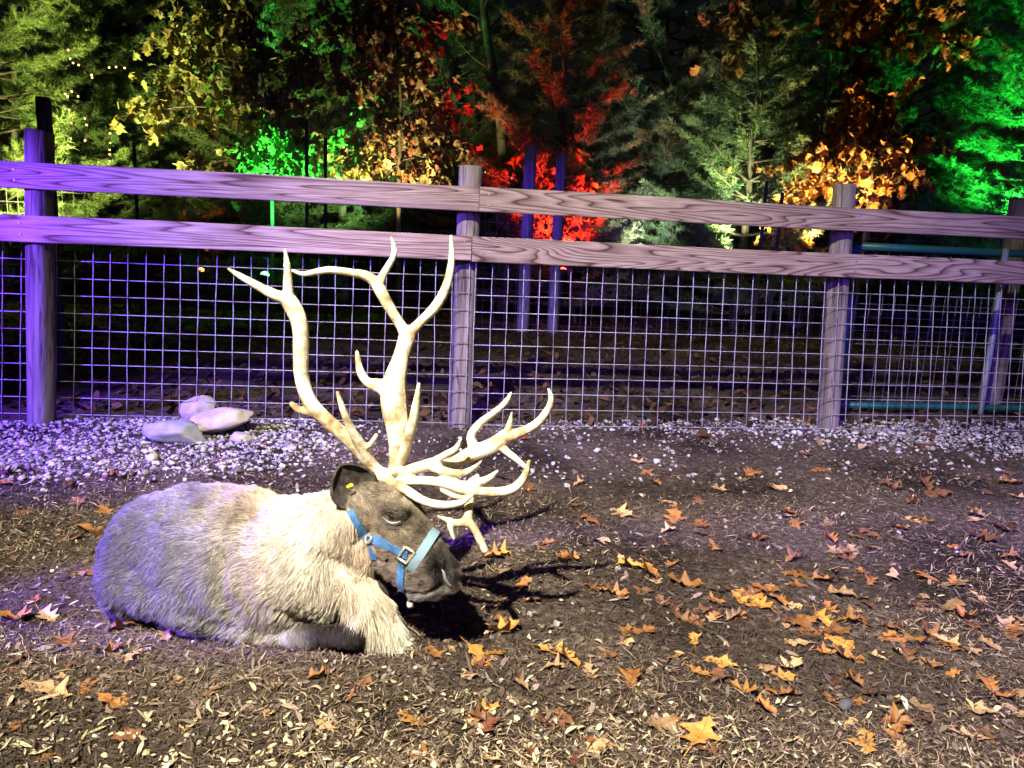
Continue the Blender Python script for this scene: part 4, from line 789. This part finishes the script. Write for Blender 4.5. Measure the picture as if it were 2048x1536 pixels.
# ------------------------------------------------------------------ trees
bark = post_mat('tree_bark', (0.16, 0.13, 0.10), (0.05, 0.04, 0.03)); bark_pale = post_mat('pale_bark', (0.36, 0.32, 0.26), (0.13, 0.11, 0.09))
needle_m = mat('pine_needles', rough=0.55, attr='Col', spec=0.25)
def pine(px, Y, height, spread, seed, label, needles=(0.055, 0.10, 0.03), whorl=0.26, zlow=0.25, dens=1.0):
    rg = random.Random(seed); rn = np.random.default_rng(seed); b = aty(px, 700, Y); t = thing('pine_tree', label, 'tree', (b.x, b.y, 0), 'pine trees behind the pen')
    lean = rg.uniform(-0.03, 0.03)
    tp = [(lean * z * z * 0.2 + 0.02 * math.sin(z * 1.7 + seed), 0.015 * math.sin(z * 1.1), z) for z in np.linspace(-0.1, height, 14)]
    tube_obj('trunk', tp, list(np.linspace(0.085, 0.012, 14)), bark, t, 9)
    TU = []; DI = []; bV = []; bF = []
    z = zlow
    while z < height - 0.2:
        nb = rg.randint(4, 6); a0 = rg.uniform(0, 6.28)
        for k in range(nb):
            a = a0 + k * 6.283 / nb + rg.uniform(-0.25, 0.25); ln_ = spread * (1 - (z / height)) ** 0.75 * rg.uniform(0.6, 1.1) + 0.15
            up = rg.uniform(0.05, 0.38); dr = np.array([math.cos(a), math.sin(a), up]); c0 = np.array([lean * z * z * 0.2, 0, z])
            m = 7; pp = [c0 + dr * ln_ * s_ + np.array([0, 0, -0.16 * ln_ * s_ + 0.26 * ln_ * s_ * s_]) for s_ in np.linspace(0, 1, m)]
            V, F = tube(pp, list(np.linspace(0.014 + ln_ * 0.006, 0.004, m)), 4, False); o_ = len(bV); bV.extend(V.tolist()); bF.extend([[q + o_ for q in f] for f in F])
            ntw = int((6 + ln_ * 17) * dens)
            for q in range(ntw):
                s_ = 0.25 + 0.75 * (q + rg.random()) / ntw; i = min(m - 2, int(s_ * (m - 1))); base = np.array(pp[i]) * (1 - (s_ * (m - 1) - i)) + np.array(pp[i + 1]) * (s_ * (m - 1) - i)
                sdv = np.cross(dr, [0, 0, 1]); sdv /= np.linalg.norm(sdv); side = rg.choice((-1, 1)); td = dr / np.linalg.norm(dr) * 0.75 + sdv * side * rg.uniform(0.2, 0.9) + np.array([0, 0, rg.uniform(-0.15, 0.45)]); td /= np.linalg.norm(td)
                tl = (0.12 + 0.22 * rg.random()) * (1.15 - 0.4 * s_)
                for e in range(int(3 + tl * 9)):
                    f_ = (e + 1) / int(3 + tl * 9); TU.append(base + td * tl * f_); DI.append(td)
        z += whorl * rg.uniform(0.7, 1.2)
    if bV: mesh_np('limbs', bV, bF, bark, t)['kind'] = 'stuff'
    TU = np.array(TU); DI = np.array(DI); q = 12; nT = len(TU); n = nT * q
    base = np.repeat(TU, q, 0); dd = np.repeat(DI, q, 0) * 0.75 + rn.normal(0, 0.55, (n, 3)); dd /= np.linalg.norm(dd, axis=1)[:, None]
    sd_ = np.cross(dd, rn.normal(size=(n, 3))); sd_ /= np.linalg.norm(sd_, axis=1)[:, None]; ll = rn.uniform(0.06, 0.115, n)[:, None]; wd = 0.0042
    V = np.stack([base + sd_ * wd, base - sd_ * wd, base + dd * ll], 1).reshape(-1, 3); F = np.arange(n * 3).reshape(-1, 3)
    cl = np.array(needles)[None] * np.repeat(rn.uniform(0.55, 1.5, (nT, 1)), q, 0)
    o = mesh_np('crown', V, F, needle_m, t, cols=np.repeat(cl, 3, 0)); o['kind'] = 'stuff'; return t
pine(20, 11.6, 6.2, 2.38, 1, 'tall pine with long light olive needles beside the string lights', (0.150, 0.195, 0.060))
pine(190, 13.2, 7.0, 2.38, 2, 'dark olive pine standing between the string lights and the yellow leaved oak', (0.090, 0.135, 0.045))
pine(1105, 12.4, 5.6, 2.12, 3, 'pine lit deep red from below behind the two rough posts', (0.135, 0.135, 0.075))
pine(1295, 14.0, 7.5, 2.62, 4, 'dark unlit grey pine right of the red-lit pine', (0.090, 0.135, 0.075))
pine(1465, 12.0, 4.9, 2.00, 5, 'grey green pine with pale lit lower boughs beside the gold oak', (0.128, 0.180, 0.075))
pine(2010, 12.2, 6.6, 2.50, 6, 'pine lit bright green from below behind the gate post', (0.105, 0.195, 0.075))
pine(640, 15.0, 7.5, 2.50, 8, 'dim dark pine behind the yellow leaved oak', (0.060, 0.090, 0.038))
pine(330, 15.5, 8.0, 2.6, 9, 'dim dark pine between the olive pines and the yellow leaved oak', (0.07, 0.10, 0.04))
pine(900, 15.5, 8.0, 2.6, 13, 'dim dark pine behind the slim sapling oak', (0.07, 0.09, 0.05))
pine(1760, 15.0, 8.0, 2.6, 14, 'dim dark pine behind the amber oak', (0.07, 0.10, 0.05))
pine(520, 13.6, 7.5, 2.4, 15, 'dim pine crowded close behind the yellow leaved oak', (0.07, 0.10, 0.04))
pine(1600, 13.6, 7.5, 2.4, 16, 'dim pine crowded close behind the amber oak', (0.07, 0.10, 0.05))
pine(430, 12.2, 0.9, 0.65, 11, 'small pine seedling lit green below the fence rail, left of another seedling', (0.090, 0.150, 0.045), 0.16, 0.1)
pine(598, 12.2, 0.95, 0.65, 12, 'small pine seedling lit green below the fence rail, right of another seedling', (0.090, 0.150, 0.045), 0.16, 0.1)

def oak(px, Y, height, seed, label, clusters, mats, n_parts, leaf_px, trunk_pts=None, trunk_r=0.05, tm=None):
    """clusters: (px, py, radius px, leaves, dY)"""
    rg = random.Random(seed); b = aty(px, 700, Y); t = thing('oak_tree', label, 'tree', (b.x, b.y, 0)); O = Vector((b.x, b.y, 0)); tm = tm or bark
    tp = trunk_pts or [(px + rg.uniform(-6, 6), y_) for y_ in (420, 300, 180, 60, -60)]
    pw = [Vector((b.x, b.y, -0.1))] + [aty(q[0], q[1], Y) for q in tp]; pw = [Vector(q) for q in smooth_poly([tuple(p) for p in pw], 5)]
    tube_obj('trunk', [p - O for p in pw], list(np.linspace(trunk_r, trunk_r * 0.35, len(pw))), tm, t, 9)
    meshes = []
    for j, m in enumerate(mats):
        for i in range(4):
            me = oak_leaf_mesh('leaf', 300 + seed * 10 + i, 0.5, 2, True, False); me.materials.append(m); meshes.append(me)
    geo = []
    for me in meshes[:4]:
        vv = np.empty(len(me.vertices) * 3, np.float32); me.vertices.foreach_get('co', vv); geo.append((vv.reshape(-1, 3).astype(float), [p.vertices[:] for p in me.polygons]))
    tw = []; places = []
    for (cx, cy, cr_, nl, dY) in clusters:
        cc_ = aty(cx, cy, Y + dY); k = mpp(cc_); st = min(pw, key=lambda p: (p - cc_).length + (0.6 if p.z > cc_.z + 0.1 else 0)); mid = st.lerp(cc_, 0.55) + Vector((rg.uniform(-.1, .1), rg.uniform(-.1, .1), 0.10))
        tw.append(([st, mid, cc_], 0.016))
        for s_ in range(max(5, nl // 4)):
            e = cc_ + Vector((rg.gauss(0, 0.6) * cr_ * k, rg.gauss(0, 0.6) * cr_ * k * 0.8, rg.gauss(0, 0.6) * cr_ * k)); s0 = mid.lerp(cc_, rg.random()); m2 = s0.lerp(e, 0.5) + Vector((0, 0, 0.05))
            tw.append(([s0, m2, e], 0.006))
            for q in range(9):
                f_ = rg.uniform(0.3, 1.1); base = s0.lerp(e, f_) if f_ > 0.5 else s0.lerp(m2, f_ * 2); base = base + Vector((rg.gauss(0, .06), rg.gauss(0, .06), rg.gauss(0, .05)))
                places.append((base, k))
    bV, bF = [], []
    for pts_, r0 in tw:
        pp = smooth_poly([tuple(p - O) for p in pts_], 4); V, F = tube(pp, list(np.linspace(r0, r0 * 0.35, len(pp))), 4, False); o_ = len(bV); bV.extend(V.tolist()); bF.extend([[q + o_ for q in f] for f in F])
    mesh_np('limbs', bV, bF, tm, t)['kind'] = 'stuff'
    rg.shuffle(places); SV, SF, SM = [], [], []
    for i, (p_, k) in enumerate(places):
        size = leaf_px * k * rg.uniform(0.6, 1.3); rot = (Matrix.Rotation(rg.uniform(0, 6.28), 4, 'Z') @ Matrix.Rotation(rg.gauss(1.0, 0.4), 4, 'Y') @ Matrix.Rotation(rg.gauss(0, 0.7), 4, 'X')); mw = Matrix.Translation(p_ - O) @ rot @ Matrix.Diagonal((size, size * 1.15, size, 1)) @ Matrix.Translation((0.5, 0, 0))
        if i < n_parts:
            o_ = bpy.data.objects.new('leaf', rg.choice(meshes)); C.objects.link(o_); o_.parent = t; o_.matrix_local = mw
        else:
            g, fs = rg.choice(geo); M3 = np.array(mw.to_3x3()); off = len(SV); SV.extend((g @ M3.T + np.array(mw.translation)).tolist()); mi = rg.randrange(len(mats))
            for f in fs: SF.append([q + off for q in f]); SM.append(mi)
    if SV:
        me = bpy.data.meshes.new('leaves'); me.from_pydata(SV, [], SF)
        for m in mats: me.materials.append(m)
        me.polygons.foreach_set('material_index', SM); o_ = bpy.data.objects.new('crown', me); C.objects.link(o_); o_.parent = t; o_['kind'] = 'stuff'
    return t
LG = leaf_mat('yellow_green_leaf', (0.34, 0.33, 0.10), (0.22, 0.20, 0.06)); LY = leaf_mat('yellow_leaf', (0.48, 0.36, 0.11), (0.34, 0.2, 0.06)); LB = leaf_mat('olive_brown_leaf', (0.20, 0.14, 0.06), (0.11, 0.07, 0.03)); LR = leaf_mat('red_brown_leaf', (0.18, 0.06, 0.03), (0.10, 0.03, 0.02)); LO = leaf_mat('amber_leaf', (0.45, 0.24, 0.06), (0.26, 0.12, 0.03))
oak(545, 11.3, 5, 1, 'young oak with yellow leaves, its low leaves lit bright green by a floodlight', [(500, 310, 45, 70, -.2), (560, 270, 55, 110, -.2), (620, 300, 60, 110, -.1), (670, 290, 35, 50, 0), (545, 235, 40, 60, 0), (560, 200, 40, 50, .1), (500, 250, 40, 40, 0), (450, 195, 60, 100, 0), (400, 180, 40, 60, .1), (340, 80, 60, 80, .2), (420, 50, 60, 80, .2), (480, 90, 60, 90, .1), (510, 110, 50, 60, .1), (300, 200, 50, 40, .1), (280, 230, 40, 35, 0), (380, 330, 35, 30, 0), (440, 340, 40, 30, 0), (600, 130, 50, 50, .2), (640, 130, 40, 40, .2), (360, 130, 40, 40, .1), (470, 15, 50, 50, .2), (640, 215, 40, 25, 0), (720, 340, 45, 40, 0)],
    [LG, LY, LG], 290, 21, [(545, 420), (540, 300), (530, 180), (500, 60), (480, -80)], 0.03)
oak(800, 11.9, 5, 2, 'slim sapling oak with olive brown leaves on a pale green-lit trunk', [(740, 80, 60, 70, 0), (700, 60, 50, 60, 0), (800, 40, 50, 60, 0), (860, 100, 50, 50, 0), (830, 160, 50, 70, 0), (760, 160, 50, 50, 0), (700, 170, 45, 40, 0), (770, 260, 50, 50, 0), (850, 250, 50, 60, 0), (890, 260, 40, 50, 0), (720, 290, 40, 40, 0), (820, 320, 60, 60, 0), (900, 200, 40, 40, 0), (650, 60, 50, 50, .2), (910, 40, 40, 30, 0), (760, 10, 50, 50, 0), (880, 330, 50, 40, 0), (930, 300, 40, 30, 0)], [LB, LR, LB], 120, 19, [(797, 420), (800, 300), (802, 200), (792, 100), (796, -40)], 0.04)
oak(1690, 11.5, 5, 3, 'oak with amber and gold autumn leaves behind the right fence post', [(1590, 330, 50, 90, -.1), (1630, 350, 45, 90, -.1), (1570, 370, 40, 60, -.1), (1550, 440, 50, 60, 0), (1610, 450, 40, 50, 0), (1670, 310, 50, 80, 0), (1720, 300, 50, 80, 0), (1790, 350, 50, 70, 0), (1840, 360, 40, 40, 0), (1720, 240, 40, 60, 0), (1770, 210, 40, 60, 0), (1700, 180, 40, 50, 0), (1730, 140, 35, 40, 0), (1700, 50, 50, 70, 0), (1750, 30, 60, 90, 0), (1800, 60, 50, 60, 0), (1680, 20, 50, 60, 0), (1860, 20, 60, 70, 0), (1930, 80, 50, 50, 0), (1480, 30, 50, 45, .2), (1450, 110, 40, 30, .2), (1850, 290, 40, 30, 0), (1680, 390, 40, 40, 0), (1640, 280, 40, 40, 0), (1760, 400, 50, 50, 0)], [LO, GOLD, LB], 290, 20, [(1740, 420), (1735, 300), (1730, 180), (1740, 60), (1745, -60)], 0.06)
oak(1150, 11.7, 1.5, 4, 'leafy shrub glowing vivid red between and beside the two rough posts', [(1095, 350, 30, 70, 0), (1130, 365, 35, 90, 0), (1175, 378, 30, 60, 0), (1090, 300, 28, 40, .1), (1145, 325, 28, 50, .1), (1080, 400, 40, 50, .1), (1180, 420, 40, 50, .1), (1120, 430, 40, 50, .1)], [LY, LO], 200, 24, [(1130, 480), (1130, 440), (1128, 390), (1120, 340)], 0.03)
# bare trunks in the dark
for i, (pts_, Y_, r_) in enumerate((([(1000, 700), (1005, 300), (985, 140), (972, 60), (962, -40)], 13.5, 0.10), ([(1590, 700), (1590, 400), (1585, 200), (1580, 0), (1578, -60)], 13.0, 0.12), ([(28, 700), (30, 300), (28, 100), (30, -40)], 12.6, 0.06), ([(690, 700), (685, 300), (700, 100), (690, -50)], 14.5, 0.08))):
    W_ = [aty(q[0], q[1], Y_) for q in pts_]; W_[0] = Vector((W_[0].x, Y_, -0.1)); o = W_[0].copy(); o.z = 0; pp = [Vector(q) for q in smooth_poly([tuple(p) for p in W_], 5)]
    t = thing('bare_tree', ('bare curving grey trunk left of the red-lit pine', 'dark trunk behind the amber oak', 'thin pale trunk among the olive pine boughs', 'thin dark trunk between the yellow oak and the sapling')[i], 'tree', tuple(o))
    tube_obj('trunk', [p - o for p in pp], list(np.linspace(r_, r_ * 0.6, len(pp))), bark_pale, t, 10)
    rg = random.Random(60 + i)
    for k in range(4):
        s0 = pp[int(len(pp) * rg.uniform(0.35, 0.9))] - o; a = rg.uniform(0, 6.28); e = s0 + Vector((math.cos(a) * 0.7, math.sin(a) * 0.5, rg.uniform(0.3, 0.7)))
        tube_obj('branch', smooth_poly([tuple(s0), tuple(s0.lerp(e, 0.5) + Vector((0, 0, -0.06))), tuple(e)], 4), list(np.linspace(0.02, 0.005, 9)), bark_pale, t, 6)

# ------------------------------------------------------------------ uplights and string lights
black_m = mat('lamp_housing', (0.02, 0.02, 0.022), 0.5)
def emis(name, color, strength):
    m = bpy.data.materials.new(name); m.use_nodes = True; b = bsdf(m); b.inputs['Base Color'].default_value = (*color, 1); b.inputs['Emission Color'].default_value = (*color, 1); b.inputs['Emission Strength'].default_value = strength; return m
def uplight(loc, target, color, energy, cone, label, lens_strength=20, stake=None):
    loc = Vector(loc); t = thing('floodlight', label, 'lamp', (loc.x, loc.y, 0)); d = (Vector(target) - loc).normalized(); q = d.to_track_quat('Z', 'Y').to_matrix().to_4x4(); o = Vector((loc.x, loc.y, 0))
    bm = bmesh.new(); bmesh.ops.create_cone(bm, cap_ends=True, segments=16, radius1=0.035, radius2=0.07, depth=0.10)
    bmesh.ops.bevel(bm, geom=bm.edges[:], offset=0.006, segments=2, affect='EDGES'); bm.transform(Matrix.Translation(loc - o) @ q @ Matrix.Translation((0, 0, -0.06))); bm_obj('housing', bm, black_m, t, True)
    bm = bmesh.new(); bmesh.ops.create_uvsphere(bm, u_segments=14, v_segments=8, radius=0.058)
    for v in bm.verts: v.co.z *= 0.85
    bm.transform(Matrix.Translation(loc - o) @ q @ Matrix.Translation((0, 0, -0.006))); bm_obj('lens', bm, emis('lens_glow', color, lens_strength), t, True)
    tube_obj('stake', [(0, 0.03, -0.1), (0, 0.03, loc.z * 0.5), (0, 0.02, max(0.02, loc.z - 0.07))], [0.012] * 3, black_m, t, 8)
    s_ = spot('lamp', loc + d * 0.075, target, energy, color, cone, 0.7, 0.04); s_.parent = t; s_.matrix_parent_inverse = Matrix.Translation(-o); return t
GREEN, RED, WARM, YEL = (0.04, 1.0, 0.12), (1.0, 0.03, 0.02), (1.0, 0.62, 0.22), (0.85, 0.95, 0.30)
uplight(aty(530, 549, 10.75), aty(590, 270, 11.2), GREEN, 4200, 66, 'green floodlight on a stake glowing beneath the young oak', 40)
uplight(aty(402, 540, 13.0), aty(470, 150, 12.0), (1, 0.16, 0.04), 250, 80, 'small red floodlight on a stake left of the green floodlight', 25)
uplight(aty(1125, 541, 10.9), aty(1120, 300, 12.1), RED, 2300, 85, 'small red floodlight under the red-lit pine', 30)
uplight(aty(1470, 520, 11.0), aty(1500, 250, 12.0), (0.85, 1.0, 0.5), 800, 95, 'yellow-white floodlight under the grey green pine', 15)
uplight(aty(1640, 530, 10.9), aty(1700, 100, 11.6), WARM, 2000, 95, 'warm floodlight under the amber oak', 15)
uplight(aty(2075, 470, 11.0), aty(2000, 220, 12.3), GREEN, 2600, 100, 'green floodlight beside the gate under the green-lit pine', 30)
uplight(aty(-90, 500, 9.2), aty(110, 110, 11.8), YEL, 3000, 95, 'yellow floodlight under the olive pine', 15)
uplight(aty(760, 488, 11.0), aty(800, 120, 12.0), (0.9, 0.75, 0.3), 850, 100, 'dim yellow floodlight under the slim sapling oak', 8)
uplight(aty(250, 466, 10.75), aty(440, 90, 11.3), (0.9, 0.9, 0.35), 480, 70, 'warm floodlight left of the red and green floodlights', 4)
uplight(aty(1290, 512, 10.9), aty(1290, 180, 14.0), (0.75, 0.9, 0.75), 420, 95, 'added dim white fill lamp under the grey pine', 2)  # fill added to brighten the dim pines, no source known here
uplight(aty(660, 484, 11.9), aty(650, 100, 15.0), (0.5, 0.9, 0.3), 900, 100, 'added dim green-yellow fill lamp far under the dark pine', 2)  # added fill that lifts the dark pines at the back
bulb_m = emis('warm_bulb', (1.0, 0.66, 0.22), 3.5); cord_m = mat('cord_black', (0.01, 0.01, 0.01), 0.6)
def string(ptsx, Y, label):
    t = thing('light_string', label, 'string lights', tuple(Vector((aty(*ptsx[0], Y).x, Y, 0))), 'warm string lights in the pines'); o = Vector(t.location)
    W_ = [aty(x, y, Y + 0.05 * math.sin(x)) - o for x, y in ptsx]; tube_obj('cord', smooth_poly([tuple(p) for p in W_], 4) if len(W_) > 2 else [tuple(p) for p in W_], [0.004] * (len(W_) * 4 - 3 if len(W_) > 2 else 2), cord_m, t, 4)
    for p_ in W_:
        bm = bmesh.new(); bmesh.ops.create_icosphere(bm, subdivisions=1, radius=0.013); bm_obj('bulb', bm, bulb_m, t, True, p_ - Vector((0, 0, 0.03)))
string([(136, 95), (140, 112), (146, 121), (157, 125), (183, 145), (184, 150)], 10.3, 'sagging string of warm bulbs high in the olive pine')
string([(218, 130), (232, 129), (249, 131)], 10.3, 'short string of three warm bulbs at the edge of the olive pine')
string([(130, 183), (135, 188), (143, 178), (156, 188)], 10.3, 'cluster of four warm bulbs in the olive pine above the dark post')
string([(92, 215), (97, 226), (98, 236), (96, 250)], 10.3, 'hanging string of warm bulbs close beside the dark post')
string([(138, 215), (141, 226), (142, 241), (141, 272), (136, 286)], 10.3, 'hanging string of warm bulbs just right of the dark post')
string([(170, 232), (173, 245), (170, 276)], 10.3, 'string of three warm bulbs hanging right of the dark post')
string([(220, 262), (220, 281), (219, 295), (219, 304), (219, 318)], 10.3, 'straight hanging string of five warm bulbs left of the yellow oak')
string([(971, 341), (977, 343), (1024, 353)], 13.4, 'few warm bulbs glowing far behind the middle fence post')
